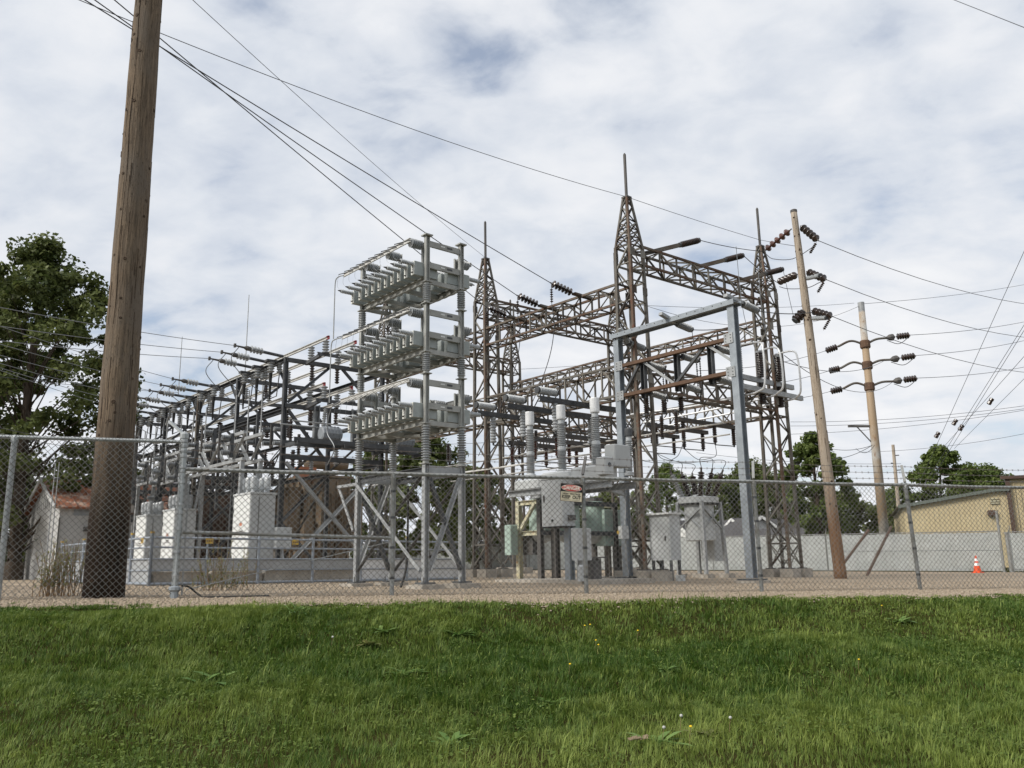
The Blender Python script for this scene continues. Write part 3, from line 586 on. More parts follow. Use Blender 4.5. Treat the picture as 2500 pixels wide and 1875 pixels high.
def girder(A, B, z0, z1, label, detail=True, n=8, wd_=.52, ga=.28, rust=False):
    a, c = Vector((*TW[A], 0)), Vector((*TW[B], 0)); d = (c - a).normalized(); a = a + d * ga; c = c - d * ga; s = Vector((-d.y, d.x, 0)) * (wd_ / 2)
    t = thing('lattice_girder', label, 'girder', (a + c) / 2 + Zd * z0, 'lattice girders of the high bay')
    def pt(k, side, top): return a.lerp(c, k / n) + s * side + Zd * (z1 if top else z0)
    for side in (-1, 1):
        for top in (0, 1): b = MB(); b.bar(pt(0, side, top), pt(n, side, top), .065, .065); b.build('chord', 'lattice_rust' if (rust or (side < 0)) else 'lattice', t)
    br = []
    for k in range(n):
        for side in (-1, 1):
            br.append((pt(k, side, k % 2), pt(k + 1, side, (k + 1) % 2)))
            if k: br.append((pt(k, side, 0), pt(k, side, 1)))
        for top in (0, 1): br.append((pt(k, -1 if k % 2 else 1, top), pt(k + 1, 1 if k % 2 else -1, top))); br.append((pt(k, -1, top), pt(k, 1, top)))
    if detail:
        for p, q in br: barO('brace', p, q, .045, weathered(), t)
    else:
        b = MB()
        for p, q in br: b.angle(p, q, .045)
        b.build('bracing', 'lattice', t)['kind'] = 'stuff'
    return t
girder('T1', 'T2', 7.9, 8.5, 'upper rusty girder carrying three black line insulators', rust=True)
girder('T1', 'T2', 5.18, 6.05, 'deep rusty girder above the three tall grey breaker bushings')
girder('T1', 'T3', 9.05, 9.62, 'highest girder, running from the tallest tower to the tower by the wooden pole')
girder('T3', 'T6', 7.9, 8.5, 'upper girder seen through the blue-grey portal frame', rust=True)
girder('T3', 'T6', 5.18, 6.0, 'lower girder behind the portal frame, above hanging black insulators')
girder('T2', 'T6', 9.05, 9.62, 'high girder dropping from behind the capacitor rack towards the portal frame')
girder('T2', 'T5', 7.9, 8.5, 'upper girder passing behind the capacitor rack', False)
girder('T2', 'T5', 5.18, 6.05, 'lower girder passing behind the capacitor rack', False)
girder('T5', 'T4', 9.05, 9.62, 'far high girder above the tree behind the rack', False)
girder('T4', 'T6', 7.9, 8.5, 'far upper girder behind the deep rusty one', False)
girder('T4', 'T6', 5.18, 6.0, 'far lower girder in line with the breaker bushings', False)
girder('T2', 'T6', 5.3, 5.95, 'cross girder low between the second tower and the hidden tower', False)
girder('T1', 'T3', 5.3, 5.95, 'cross girder low between the tallest tower and the tower by the pole', False)

# dead-end strings on the girders: discs on a dark rod, carried on a plank
def string(p0, p1, label, n=7, r=.11, mt='porcelain_dark', cat='insulator', group=None, name='insulator_string'):
    p0 = Vector(p0); p1 = Vector(p1); t = thing(name, label, cat, p0, group); d = p1 - p0; u_ = d.normalized()
    MB().cyl(p0, p1, r * .16, 6).build('rod', 'dark_steel', t); l = d.length; q = l * .84 / n
    o0 = None
    for k in range(n):
        s = p0 + u_ * (l * .08 + q * k)
        if o0 is None:
            b = MB(); b.lathe(s, u_, [(0, r * .3), (q * .25, r * .34), (q * .40, r * .95), (q * .52, r), (q * .62, r * .9), (q * .70, r * .35), (q, r * .3)], 12); o0 = b.build('disc', mt, t, smooth=True); first = s
        else:
            o = o0.copy(); COL.objects.link(o); o.parent = t; o.location = s - first
    return t
def post_ins(p0, p1, label, k=9, rc=.05, rs=.085, mt='porcelain', cap=.05, capm='galv_dark', name='post_insulator', cat='insulator', group=None, n=12):
    p0 = Vector(p0); p1 = Vector(p1); d = (p1 - p0).normalized(); t = thing(name, label, cat, p0, group)
    MB().sheds(p0 + d * cap, p1 - d * cap, rc, rs, k, n).build('ribbed_body', mt, t, smooth=False)
    for q in (p0, p1 - d * cap): MB().cyl(q, q + d * cap, rc * 1.15, 10).build('end_cap', capm, t)
    return t
T1v, T2v, T3v = (Vector((*TW[k], 0)) for k in ('T1', 'T2', 'T3'))
gl = T2v - T1v
STR_END = []
for i, (px, py, qx, qy, w) in enumerate([(1405, 732, 1352, 704, 'nearest the tallest tower'), (1315, 762, 1272, 737, 'in the middle of the upper girder'), (1234, 790, 1203, 768, 'against the tower right of the capacitor rack')]):
    f = (.27, .50, .73)[i]; base = T1v + gl * f; base.z = 8.52
    sdir = Vector((-.62, -.55, 0)); e0 = base - Vd * .55 + Zd * .02; b = MB(); b.bar(base + Vd * .35, e0, .16, .06); tag(b.build('dead_end_plank', 'lattice', loc=base), 'weathered bracket plank %s' % w, 'bracket', 'bracket planks on the upper girder')
    e1 = e0 + Vector((-.70, -.38, .22)).normalized() * .85; string(e0, e1, 'black disc insulator string %s' % w, 6, .125, group='line insulators on the upper girder'); STR_END.append(e1)
    b = MB(); j = e1 - Zd * .05 + Vector((.03, 0, 0)); b.tube([j, j - Zd * .12], .01, 5); tag(b.build('arrester_hook', 'dark_steel', loc=j), 'small hook below the black string %s' % w, 'hook')
    string(j - Zd * .1, j - Zd * .62, 'slim hanging dark insulator under the black string %s' % w, 6, .05, name='hanging_insulator', group='slim hanging insulators')
    JP = j - Zd * .62
    if i < 2: tag(MB().tube(bez([JP, JP + Vector((.05, .1, -.8)), JP + Vector((-.25, .5, -2.0)), JP + Vector((-1.3, .8, -4.3))]), .012, 6).build('jumper_wire', 'conductor_dark', loc=JP), 'drooping jumper below the black string %s' % w, 'wire')
# three dark barrel insulators on arms along the highest girder
gv = T3v - T1v; BAR_END = []
for i, (f, w) in enumerate([(.14, 'nearest the tallest tower'), (.47, 'over the middle'), (.80, 'beside the tower by the wooden pole')]):
    base = T1v + gv * f; base.z = 9.68; d = (Vd * .75 - Ud * .40 + Zd * .26).normalized(); a = base - d * .2; e = base + d * 1.0
    b = MB(); b.bar(a, e, .08, .12); tag(b.build('support_arm', 'lattice', loc=a), 'rusty cream arm on the highest girder %s' % w, 'bracket')
    post_ins(e, e + d * .72, 'dark barrel insulator on the highest girder %s' % w, 12, .07, .10, 'porcelain_dark', .06, name='barrel_insulator', group='dark barrel insulators'); BAR_END.append(e + d * .72)

# ---------------------------------------------------------------- blue-grey portal frame
PL, PR = Vector((3.03, 23.0, 0)), Vector((5.52, 20.0, 0))
for p in (PL, PR): p.z = zg(p.x, p.y)
pf = thing('portal_frame', 'blue-grey steel portal frame with two rusty cross beams and grey insulators', 'steel frame', (PL + PR) / 2)
ZT = 6.74; pd = (PR - PL); pd.z = 0; pdn = pd.normalized(); pv = Vector((-pdn.y, pdn.x, 0)); pv = pv if pv.y > 0 else -pv
for p in (PL, PR):
    b = MB(); b.ibeam(p + Zd * .12, Vector((p.x, p.y, ZT - .06)), .19, .20, .018, pv); b.build('column', 'galv_blue', pf)
    b = MB(); b.box(p + Zd * .09, (.5, .5, .03), (pdn, pv, Zd)); b.build('base_plate', 'galv_dark', pf); MB().lathe(p - Zd * .15, Zd, [(0, .42), (.22, .42)], 16).build('footing', 'concrete', pf)
    for z in (5.03, 5.88):
        b = MB(); s = 1 if p is PL else -1; b.box(Vector((p.x, p.y, z)) - pv * .112 + pdn * (.10 * s), (.26, .02, .26), (pdn, pv, Zd)); g = b.build('gusset', 'galv', pf)
        b = MB()
        for i in (-.08, 0, .08):
            for j in (-.07, .07): b.cyl(Vector((p.x, p.y, z + i)) - pv * .12 + pdn * (.10 * s + j), Vector((p.x, p.y, z + i)) - pv * .136 + pdn * (.10 * s + j), .012, 6)
        b.build('bolts', 'galv_dark', g)
def pp(f, z, o=0.0): q = PL.lerp(PR, f); return Vector((q.x, q.y, z)) + pv * o
b = MB(); b.ibeam(pp(-.035, ZT + .03, 0), pp(1.04, ZT + .03, 0), .13, .34, .014, pv); tb = b.build('top_beam', 'galv_blue', pf)
b = MB()
for i in range(14): q = pp(.04 + i * .07, ZT + .05, -.170); b.cyl(q, q - pv * .012, .013, 6)
b.build('bolt_holes', 'dark_steel', tb)
for z in (5.88, 5.03): b = MB(); b.channel(pp(.02, z, -.04), pp(.98, z, -.04), .14, .09, .012); b.build('cross_beam', 'rust_beam', pf)
fs = (.22, .52, .80)
for f in fs: b = MB(); b.channel(pp(f, 4.86, .05), pp(f, 5.93, .05), .12, .14, .014, pdn); b.build('upright', 'galv_dark', pf)
for (f0, z0), (f1, z1), m_ in [((.04, 5.08), (.20, 5.85), 'galv_dark'), ((.24, 5.85), (.50, 5.08), 'galv'), ((.52, 5.08), (.76, 5.85), 'galv_dark'), ((.80, 5.85), (.98, 5.30), 'galv')]: barO('brace', pp(f0, z0, .0), pp(f1, z1, .0), .07, m_, pf)
PTIP = {}
for i, f in enumerate(fs):
    w = ('left', 'middle', 'right')[i]
    for z, lv, dz, o in ((5.80, 'upper rusty beam', -.05, .10), (5.02, 'lower rusty beam', -.10, .10)):
        a = pp(f + .035, z - .02, o); e = a + pv * .56 + Zd * dz + pdn * .08; post_ins(a, e, '%s grey ribbed insulator on the %s of the portal frame' % (w, lv), 12, .065, .092, 'porcelain', .05, group='grey insulators on the portal frame'); PTIP[i, z > 5.5] = e
    f2 = (.06, .50, 1.0)[i]; a = pp(f2, ZT - .08 if i == 1 else ZT - .06, -.35 if i == 1 else -.1); c = pp(f2, ZT + (.14 if i != 1 else .10), .25)
    if i == 1: a = pp(f2, ZT + .17, -.42); c = pp(f2, ZT + .02, .2)
    elif i == 2: a = pp(f2, ZT + .20, -.25); c = pp(f2, ZT + .12, .42)
    else: a = pp(f2, ZT + .20, -.15); c = pp(f2, ZT - .16, .2)
    b = MB(); b.bar(a, c, .12, .08); tag(b.build('insulator_bracket', 'galv', loc=a), '%s steel bracket crossing the top of the portal frame' % w, 'bracket')
    e = c + pv * .60 - Zd * .10 + pdn * .05; post_ins(c, e, '%s grey ribbed insulator on top of the portal frame' % w, 13, .07, .10, 'porcelain', .05, group='grey insulators on the portal frame'); PTIP[i, 'top'] = e
    a, c = PTIP[i, True], PTIP[i, False]
    t = thing('rod_switch', '%s pair of black switch rods hanging behind the portal frame' % w, 'switch', a, 'black switch rods')
    for s in (-.05, .06): q = MB(); q.sheds(a + pdn * s + Zd * .05, c + pdn * s - Zd * .12, .012, .024, 16, 6); q.build('rod', 'porcelain_dark', t)
    MB().box(c + Zd * .02, (.16, .05, .05), (pdn, pv, Zd)).build('clamp', 'dark_steel', t); MB().box(a + Zd * .05, (.16, .05, .05), (pdn, pv, Zd)).build('clamp', 'dark_steel', t)
    string(c - Zd * .1, c - Zd * .35, '%s small black dropper insulator under the switch rods' % w, 3, .035, name='dropper', group='small black droppers')
for i in range(3):
    a = PTIP[i, 'top']; b = MB(); e = a + pv * 1.6 + pdn * .6 + Zd * (.28 if i < 2 else .1); b.tube(sagline(a, e, .06), .012, 6); tag(b.build('connector_wire', 'conductor_dark', loc=a), 'wire leaving the %s insulator on the portal top' % ('left', 'middle', 'right')[i], 'wire')
    b = MB(); q = PTIP[i, True] + Zd * .1; b.tube(bez([a, a + pv * .05 - Zd * .3, q.lerp(a, .35) + pv * .15, q]), .009, 5); tag(b.build('jumper_wire', 'conductor_dark', loc=a), 'looped jumper under the %s insulator on the portal top' % ('left', 'middle', 'right')[i], 'wire')
tg = MB(); b = MB(); b.gbox(gp(PL, -.12, -.24, 1.28), .14, .26, .34); jb = tag(b.build('junction_box', 'grey_paint_light', loc=gp(PL, -.12, -.24, 1.28)), 'small beige junction box with yellow dot on the portal column', 'box')
MB().lathe(gp(PL, -.05, -.375, 1.28), -Vd, [(0, .045), (.004, .045)], 14).build('yellow_dot', 'yellow_plate', jb)
b = MB(); q = gp(PL, -.14, -.14, 0); b.tube(bez([q + Zd * 2.4, q + Zd * 1.9, q - Vd * .06 + Zd * 1.46]), .018, 6); b.tube(bez([q - Vd * .06 + Zd * 1.1, q - Vd * .06 + Zd * .6, q + Zd * .2, q - Vd * .1 + Zd * -.02]), .018, 6); tag(b.build('conduit', 'galv', loc=q), 'grey conduit running down the portal column', 'conduit')

# ---------------------------------------------------------------- switches hung under the low girders
def hung_switch(o, a, b0, b1, z, mt, bodymt, label, ends, hang=True, h=.13, group=None, rs=.075, L_=.55):
    t = thing('hung_switch', label, 'switch', gp(o, a, b0, z), group); p, q = gp(o, a, b0, z), gp(o, a, b1, z)
    b = MB(); b.channel(p, q, .14, h, .012); b.build('beam', mt, t)
    pe = []
    for e in ends:
        s = p.lerp(q, e) - Zd * h / 2; d = -Zd if hang else Zd; s = s if hang else s + Zd * h; bb = MB(); bb.sheds(s, s + d * L_, rs * .78, rs * 1.08, 9, 10); i_ = bb.build('insulator', bodymt, t); bb = MB(); bb.cyl(s + d * L_, s + d * (L_ + .07), .03, 8); bb.build('cap', 'galv_dark', i_); pe.append(s + d * (L_ + .07))
    for x, y in zip(pe[:-1], pe[1:]): bb = MB(); bb.tube([x, y + Zd * .03], .018, 6); bb.build('blade', 'galv_dark', t)
    return pe, t
o1 = TW['T1']; HS = []
for i, (a, w) in enumerate([(1.3, 'nearest the portal'), (2.6, 'in the middle'), (3.9, 'farthest')]):
    HS.append(hung_switch(o1, a, 3.4, 6.75, 4.98, 'dark_steel', 'porcelain_dark', 'dark switch beam with black hanging insulators behind the portal frame, %s' % w, (.10, .60, .92), group='hung black switches')[0])
for i, (a, w) in enumerate([(4.5, 'nearest'), (5.6, 'middle'), (6.8, 'farthest')]):
    hung_switch(o1, a, .9, 4.6, 4.66, 'dark_steel', 'porcelain_brown', '%s dark beam with brown hanging insulators behind the breaker bushings' % w, (.06, .5, .92), h=.15, group='hung brown switches', L_=.62)
for i, (a, w) in enumerate([(1.5, 'nearest the portal column'), (2.9, 'middle'), (4.3, 'nearest the second tower')]):
    _, ht = hung_switch(o1, a, -2.4, 1.35, 5.02, 'galv_dark', 'porcelain', 'grey switch beam with hanging grey insulators, %s above the tall bushings' % w, (.17, .93), h=.15, group='hung grey switches', L_=.80, rs=.095)
    s = gp(o1, a, -2.45, 5.26); post_ins(s, s + Vd * .78, 'pale grey barrel insulator lying on the switch beam %s' % w, 11, .085, .115, 'porcelain_light', .06, name='barrel_insulator', group='pale barrel insulators')
    s = gp(o1, a, -1.55, 5.1); b = MB(); b.tube([s, gp(o1, a + .1, -.6, 4.2), gp(o1, a + .05, .6, 4.55)], .022, 6); b.build('operating_arm', 'galv_dark', ht)
# black upright insulators and bent aluminium bus tubes beside the tower by the pole
sw = thing('switch_stand', 'pair of grey channels carrying black upright insulators beside the tower by the pole', 'switch', gp(o1, -.45, 4.3, 6.2))
for dz, da in ((0, -.45), (-.42, -.75)): b = MB(); b.channel(gp(o1, da, 4.0, 6.22 + dz), gp(o1, da, 7.6, 6.22 + dz), .10, .16, .012); b.build('channel', 'galv', sw)
for i, bb_ in enumerate((4.35, 5.55, 6.6)):
    for z0, z1 in ((6.30, 7.12), (6.12, 5.42)): b = MB(); b.sheds(gp(o1, -.55, bb_, z0), gp(o1, -.55, bb_, z1), .095, .13, 14, 12); b.build('insulator', 'porcelain_dark', sw)
    b = MB(); b.gbox(gp(o1, -.55, bb_, 7.15), .16, .22, .06); b.build('terminal_pad', 'galv', sw)
for i, (pts, Y, w) in enumerate([([(1540, 1012), (1690, 992), (1815, 966), (1852, 955), (1867, 936), (1863, 855), (1852, 836), (1808, 842)], (28.6, 27.4, 25.9, 25.5, 25.3, 25.3, 25.5, 26.0), 'innermost'), ([(1570, 1032), (1720, 1004), (1868, 972), (1900, 958), (1912, 938), (1905, 866), (1890, 848), (1850, 858)], (29.2, 28, 26.6, 26.2, 26, 26, 26.2, 26.7), 'middle'), ([(1600, 1045), (1760, 1014), (1922, 978), (1946, 968), (1955, 948), (1947, 874), (1932, 857), (1884, 868)], (30, 28.8, 27.3, 26.9, 26.7, 26.7, 26.9, 27.4), 'outermost')]):
    p3 = [at(x, y, d) for (x, y), d in zip(pts, Y)]; b = MB(); b.tube(bez(p3, 5), .032, 8); tag(b.build('bus_tube', 'aluminium', loc=p3[0]), '%s of the bent aluminium bus tubes looping beside the tower' % w, 'bus tube', 'bent aluminium bus tubes')
# straight bus tubes running behind the breaker and the capacitor rack
for i, (a0, a1, bb_, z) in enumerate([(3, 13, 1.6, 4.25), (3, 13, 2.3, 4.05), (3, 13, 3.0, 3.85), (-.5, 9, 3.4, 4.6), (0, 9, 4.4, 4.4), (4.5, 14, .2, 3.7), (4.5, 14, -.6, 3.55)]):
    b = MB(); b.tube([gp(o1, a0, bb_, z), gp(o1, a1, bb_, z + .05)], .026, 7); tag(b.build('bus_tube', 'bus_white', loc=gp(o1, a0, bb_, z)), '%s straight bus tube counted upwards behind the breaker' % ORD[(6, 5, 4, 2, 3, 1, 0)[i]] , 'bus tube', 'straight bus tubes')
for i, a in enumerate((.9, 1.9, 2.9, 6.5, 7.6, 8.7, 11.0, 12.0)):
    bb_ = (2.9, 3.4, 4.3, 2.0, 2.6, 3.1, 1.4, 2.2)[i]; s = gp(o1, a, bb_, 5.15); t = post_ins(s, s - Zd * .75, '%s dark insulator hanging over the straight bus tubes' % ORD[i], 9, .05, .08, 'porcelain_dark', .05, name='hanging_insulator', group='dark hanging bus insulators')
for i, px in enumerate((1577, 1620, 1661)):
    s = at(px, 966 - 3 * i, 24.6); post_ins(s, s - Zd * .60, '%s dark insulator hanging just under the lower rusty beam' % ('left', 'middle', 'right')[i], 9, .065, .09, 'porcelain_dark', .05, name='hanging_insulator', group='dark insulators under the portal')

# ---------------------------------------------------------------- capacitor rack
CN = Vector((-1.68, 16.0, 0)); LU, LV = 2.52, .86; NB = (0, LU); NV = (0, LV)
zr = zg(CN.x, CN.y)
def rp(a, b, z): return gp(CN, a, b, z)
rk = thing('capacitor_rack', 'three-tier steel rack on ribbed insulator legs holding rows of grey capacitors', 'capacitor rack', (CN.x, CN.y, zr))
SEG = [(7.06, 6.09), (5.63, 4.64), (4.19, 3.21)]; INS = [(6.09, 5.63), (4.64, 4.19), (3.21, 2.42)]
for a in (0, LU):
    for bb_ in (0, LV):
        for z1, z0 in SEG:
            b = MB(); b.ibeam(rp(a, bb_, z0), rp(a, bb_, z1), .085, .09, .014, Vd); c_ = b.build('column', 'rack', rk)
        b = MB(); b.gbox(rp(a, bb_, 7.075), .18, .18, .025); b.build('cap_plate', 'rack', rk)
        for k, (z1, z0) in enumerate(INS):
            b = MB(); b.sheds(rp(a, bb_, z0 + .05), rp(a, bb_, z1 - .05), .055, .086 if k < 2 else .094, 9 if k < 2 else 14, 16, .42); i_ = b.build('leg_insulator', 'porcelain', rk)
            for z, zf in ((z0 + .03, z0 + .006), (z1 - .03, z1 - .006)): b = MB(); b.lathe(rp(a, bb_, z - .03), Zd, [(0, .06), (.06, .06)], 12); b.gbox(rp(a, bb_, zf), .17, .17, .018); b.build('flange', 'rack', i_)
        b = MB(); b.ibeam(rp(a, bb_, zr + .1), rp(a, bb_, 2.42), .105, .105, .016, Vd); b.build('base_column', 'galv', rk)
        b = MB(); b.gbox(rp(a, bb_, zr + .115), .28, .28, .03); b.build('base_plate', 'galv_dark', rk)
        MB().gbox(rp(a, bb_, zr - .01), .55, .50, .2).build('footing', 'concrete', rk)
        for i in (-.1, .1): MB().cyl(rp(a + i, bb_ - .1, zr + .1), rp(a + i, bb_ - .1, zr + .22), .012, 6).build('anchor_bolt', 'dark_steel', rk)
def xb(p0, p1, q0, q1):
    barO('brace', p0, p1, .075, 'galv', rk); barO('brace', q0, q1, .075, 'galv_dark', rk)
zb, zt = zr + .35, 2.28
for bb_, s in ((0, -.07), (LV, .07)): xb(rp(LU - .05, bb_ + s, zt - .05), rp(.05, bb_ + s, zb), rp(.05, bb_ + s * .4, zt), rp(LU - .05, bb_ + s * .4, zb))
for a, s in ((0, -.07), (LU, .07)): xb(rp(a + s, LV - .05, zt), rp(a + s, .05, zb), rp(a + s * .4, .05, zt - .1), rp(a + s * .4, LV - .05, zb))
for bb_ in NV: b = MB(); b.channel(rp(0, bb_, 2.30), rp(LU, bb_, 2.30), .06, .12); b.build('base_beam', 'galv_dark', rk)
for a in NB: b = MB(); b.channel(rp(a, 0, 2.32), rp(a, LV, 2.32), .06, .14); b.build('base_beam', 'galv', rk)
b = MB(); b.bar(rp(LU - .1, -.06, 2.22), rp(LU + .75, -.06, 2.22), .10, .06); b.build('cable_bracket', 'galv', rk); barO('brace', rp(LU + .7, -.06, 2.2), rp(LU + .04, -.06, 1.25), .07, 'galv', rk)
b = MB(); q = rp(LU * .45, .35, 0); b.tube(bez([Vector((q.x, q.y, 2.1)), Vector((q.x, q.y, 1.2)), Vector((q.x - .02, q.y, .5)), Vector((q.x - .12, q.y - .1, zr))]), .025, 6); tag(b.build('cable_conduit', 'rubber', loc=q), 'black conduit dropping between the rack legs', 'conduit')
TZ = [6.09, 4.64, 3.20]          # bottom of each tier
tn = ('top', 'middle', 'bottom')
can_src = {}
def can(a, side, z, label, group, dents=0):
    """grey capacitor can lying on its edge, its bushing pointing outward"""
    s = -1 if side == 0 else 1; w, l, h = .13, .56, .29; bc = (-.26 if side == 0 else LV + .26)      # outer face
    c = rp(a, bc - s * l / 2, z + h / 2); key = side
    if key in can_src:
        src = can_src[key]; t = copy_tree(src[0]); t.location = c; tag(t, label, None, group); return t
    t = thing('capacitor', label, 'capacitor', c, group)
    b = MB(); b.cbox(c, (w, l, h), G3, .012); b.build('case', 'can', t)
    f = c + Vd * s * (l / 2 + .003); b = MB(); b.gbox(f, w * .9, .006, h * .97); fc = b.build('end_face', 'can_face', t)
    b = MB(); b.gbox(f + Vd * s * .004 - Zd * .085, .03, .006, .03); b.cyl(f - Zd * .10, f - Zd * .10 + Vd * s * .045, .013, 8); b.build('ground_stud', 'dark_steel', fc)
    b = MB(); b.lathe(f + Zd * .02, Vd * s, [(0, .025), (.004, .025)], 10); b.lathe(f - Zd * .035, Vd * s, [(0, .018), (.004, .018)], 8); b.build('name_disc', 'rack', fc)
    q = f + Zd * .085; b = MB(); b.sheds(q, q + Vd * s * .30, .030, .047, 8, 12, .42); b.cyl(q - Vd * s * .005, q + Vd * s * .03, .05, 10); bu = b.build('bushing', 'porcelain_light', t)
    b = MB(); b.lathe(q + Vd * s * .30, Vd * s, [(0, .022), (.03, .018), (.07, .008)], 8); b.build('terminal', 'dark_steel', bu)
    can_src[key] = (t,); return t
random.seed(4)
for ti, z in enumerate(TZ):
    zc = z + .12; nm = tn[ti]
    for bb_ in NV:
        b = MB(); b.channel(rp(-.0, bb_, z + .045), rp(LU, bb_, z + .045), .06, .13, .010); b.build('tier_beam', 'rack', rk)
    for a in (0.06, LU * .33, LU * .66, LU - .06): b = MB(); b.channel(rp(a, 0, z + .03), rp(a, LV, z + .03), .05, .09); b.build('cross_beam', 'rack', rk)
    barO('brace', rp(LU * .1, .05, z + .0), rp(LU * .45, LV - .05, z + .0), .06, 'rack', rk); barO('brace', rp(LU * .9, .05, z), rp(LU * .55, LV - .05, z), .06, 'rack', rk)
    for a in NB:
        for zz, hh in ((z + .82, .12), (z + .36, .12)):
            b = MB(); b.channel(rp(a, .05, zz), rp(a, LV - .05, zz), .05, hh); e = b.build('end_beam', 'rack', rk)
            if a == 0: MB().gbox(rp(-.028, LV * (.44 if hh else .5), zz), .004, .10, .03).build('label_plate', 'white_paint', e); MB().gbox(rp(-.028, LV * .64, zz), .004, .13, .04).build('maker_plate', 'galv_dark', e)
    na = 10
    offs_ = [.115 + i * (LU - .23) / (na - 1) for i in range(na)]
    if ti == 1: offs_ = [x + .02 * math.sin(5 * x) for x in offs_]
    for i, a in enumerate(offs_):
        a2 = a + (.0 if i not in (8,) else .03) + (.10 if i == 9 else 0)
        can(a2, 0, zc, '%s capacitor from the near post in the front row of the %s tier' % (ORD[i], nm), 'front row capacitors')
    for i, a in enumerate((.12, .36, .62, .9, 1.15, 1.55, 1.8, 2.05, 2.3)):
        can(a, 1, zc - .02, '%s capacitor from the near post in the back row of the %s tier' % (ORD[i], nm), 'back row capacitors')
    # fuse bus: a pale channel on three side insulators, with slanted fuse rods and pigtails
    for side, sgn, bb_ in ((0, -1, -.34), (1, 1, LV + .34)):
        z_b = z + .84 if side == 0 else z + .66
        fb = thing('fuse_bus', 'pale fuse bus bar with slanted rods along the %s of the %s tier' % (('front', 'back')[side], nm), 'bus bar', rp(.1, bb_, z_b), 'fuse bus bars')
        b = MB(); b.channel(rp(.10, bb_, z_b), rp(LU + .28, bb_, z_b), .03, .085, .008); b.build('bar', 'bus_white', fb)
        for k, a in enumerate((.16, 1.02, 1.90)):
            p = rp(a, 0 if side == 0 else LV, z_b - .03); b = MB(); q0 = p + Vd * sgn * .02; q1 = rp(a, bb_ - sgn * .01, z_b - .03); b.sheds(q0, q1 - Vd * sgn * .03, .06, .098, 6, 14, .45); b.lathe(q1 - Vd * sgn * .035, Vd * sgn, [(0, .075), (.03, .03)], 10); b.build('side_insulator', 'porcelain', fb)
            b = MB(); b.channel(rp(a, (0 if side == 0 else LV) - sgn * .02, z + .30), rp(a, (0 if side == 0 else LV) - sgn * .02, z_b + .06), .05, .07, .008, Vd); b.build('insulator_post', 'rack', fb)
        if side == 0:
            for k, a in enumerate(offs_):
                r0 = rp(a + .03, bb_ - .02, z_b - .01); dr = (Ud * .30 - Zd * (.30 if ti == 2 else .06) - Vd * .22) if ti != 2 else (Ud * .10 - Vd * .24 - Zd * .16)
                e = r0 + dr.normalized() * .30; b = MB(); b.tube([r0 - dr.normalized() * .06, e], .0095, 6); b.build('fuse_rod', 'galv_dark' if ti < 2 else 'bus_white', fb)
                tp = rp(a, -.26 - .37, zc + .135 + .085); mid = (e + tp) / 2 - Zd * .10 + Vd * -.05; b = MB(); b.tube(bez([e, mid, tp], 6), .0028, 4); b.build('pigtail', 'conductor', fb)
    # lifting eye on the near post side
    b = MB(); b.tube([rp(.28, .12, z + .62) + Vector((math.cos(t_) * .035, 0, math.sin(t_) * .045)) for t_ in np.linspace(0, 6.28, 11)], .008, 5); b.build('lifting_eye', 'rack', rk)
# riser tubes joining the tiers on the far end
for i, (z0, z1, o) in enumerate([(TZ[1] + .84, TZ[0] + .84, .0), (TZ[2] + .84, TZ[1] + .84, .10)]):
    e = rp(LU + .28, -.34, z1); b = MB(); b.tube(bez([e, e + Ud * (.14 + o) + Vd * -.04, e + Ud * (.26 + o) - Vd * .06 - Zd * .08, e + Ud * (.28 + o) - Vd * .06 - Zd * .5, rp(LU + .28, -.34, z0 + .02) + Ud * (.28 + o) - Vd * .06], 5), .013, 7)
    tag(b.build('riser_tube', 'galv', loc=e), ('upper', 'lower')[i] + ' bent riser tube at the far end of the capacitor rack', 'riser tube')
e = rp(LU + .28, -.34, TZ[2] + .84); b = MB(); b.tube(bez([e, e + Ud * .4 - Zd * .1, e + Ud * .55 - Zd * .6, e + Ud * .2 - Zd * 1.0, e + Ud * .5 - Zd * 1.35]), .012, 6); tag(b.build('jumper_wire', 'conductor', loc=e), 'curled jumper wire below the far end of the rack', 'wire')

# ---------------------------------------------------------------- gas breaker with three tall bushings
BO = Vector((1.2, 20.7, 0)); zb_ = zg(BO.x, BO.y)
br = thing('circuit_breaker', 'light grey circuit breaker with tall ribbed bushings and silver caps', 'circuit breaker', (BO.x, BO.y, zb_))
def bp(a, b, z): return gp(BO, a, b, z)
MB().gbox(bp(.0, .25, zb_ - .02), 3.6, 1.9, .22).build('pad', 'concrete', br)
hs = MB(); 
for a0, a1, zl, zh in ((-1.6, -.6, 2.36, 2.74), (-.6, .5, 2.36, 2.70), (.5, 1.5, 2.36, 2.60)): hs.cbox(bp((a0 + a1) / 2, .0, (zl + zh) / 2), (a1 - a0 - .004, .62, zh - zl), G3, .05)
hs.build('housing', 'grey_paint_and_shade', br)
MB().cbox(bp(-1.62, .28, 2.95), (.34, .55, .52), G3, .02).build('side_box', 'grey_paint_and_shade', br); MB().cbox(bp(-1.72, -.28, 2.68), (.30, .30, .40), G3, .02).build('gauge_box', 'grey_paint_and_shade', br)
MB().lathe(bp(-1.87, -.28, 2.70), -Ud, [(0, .05), (.012, .05)], 14).build('gauge', 'glass_dark', br)
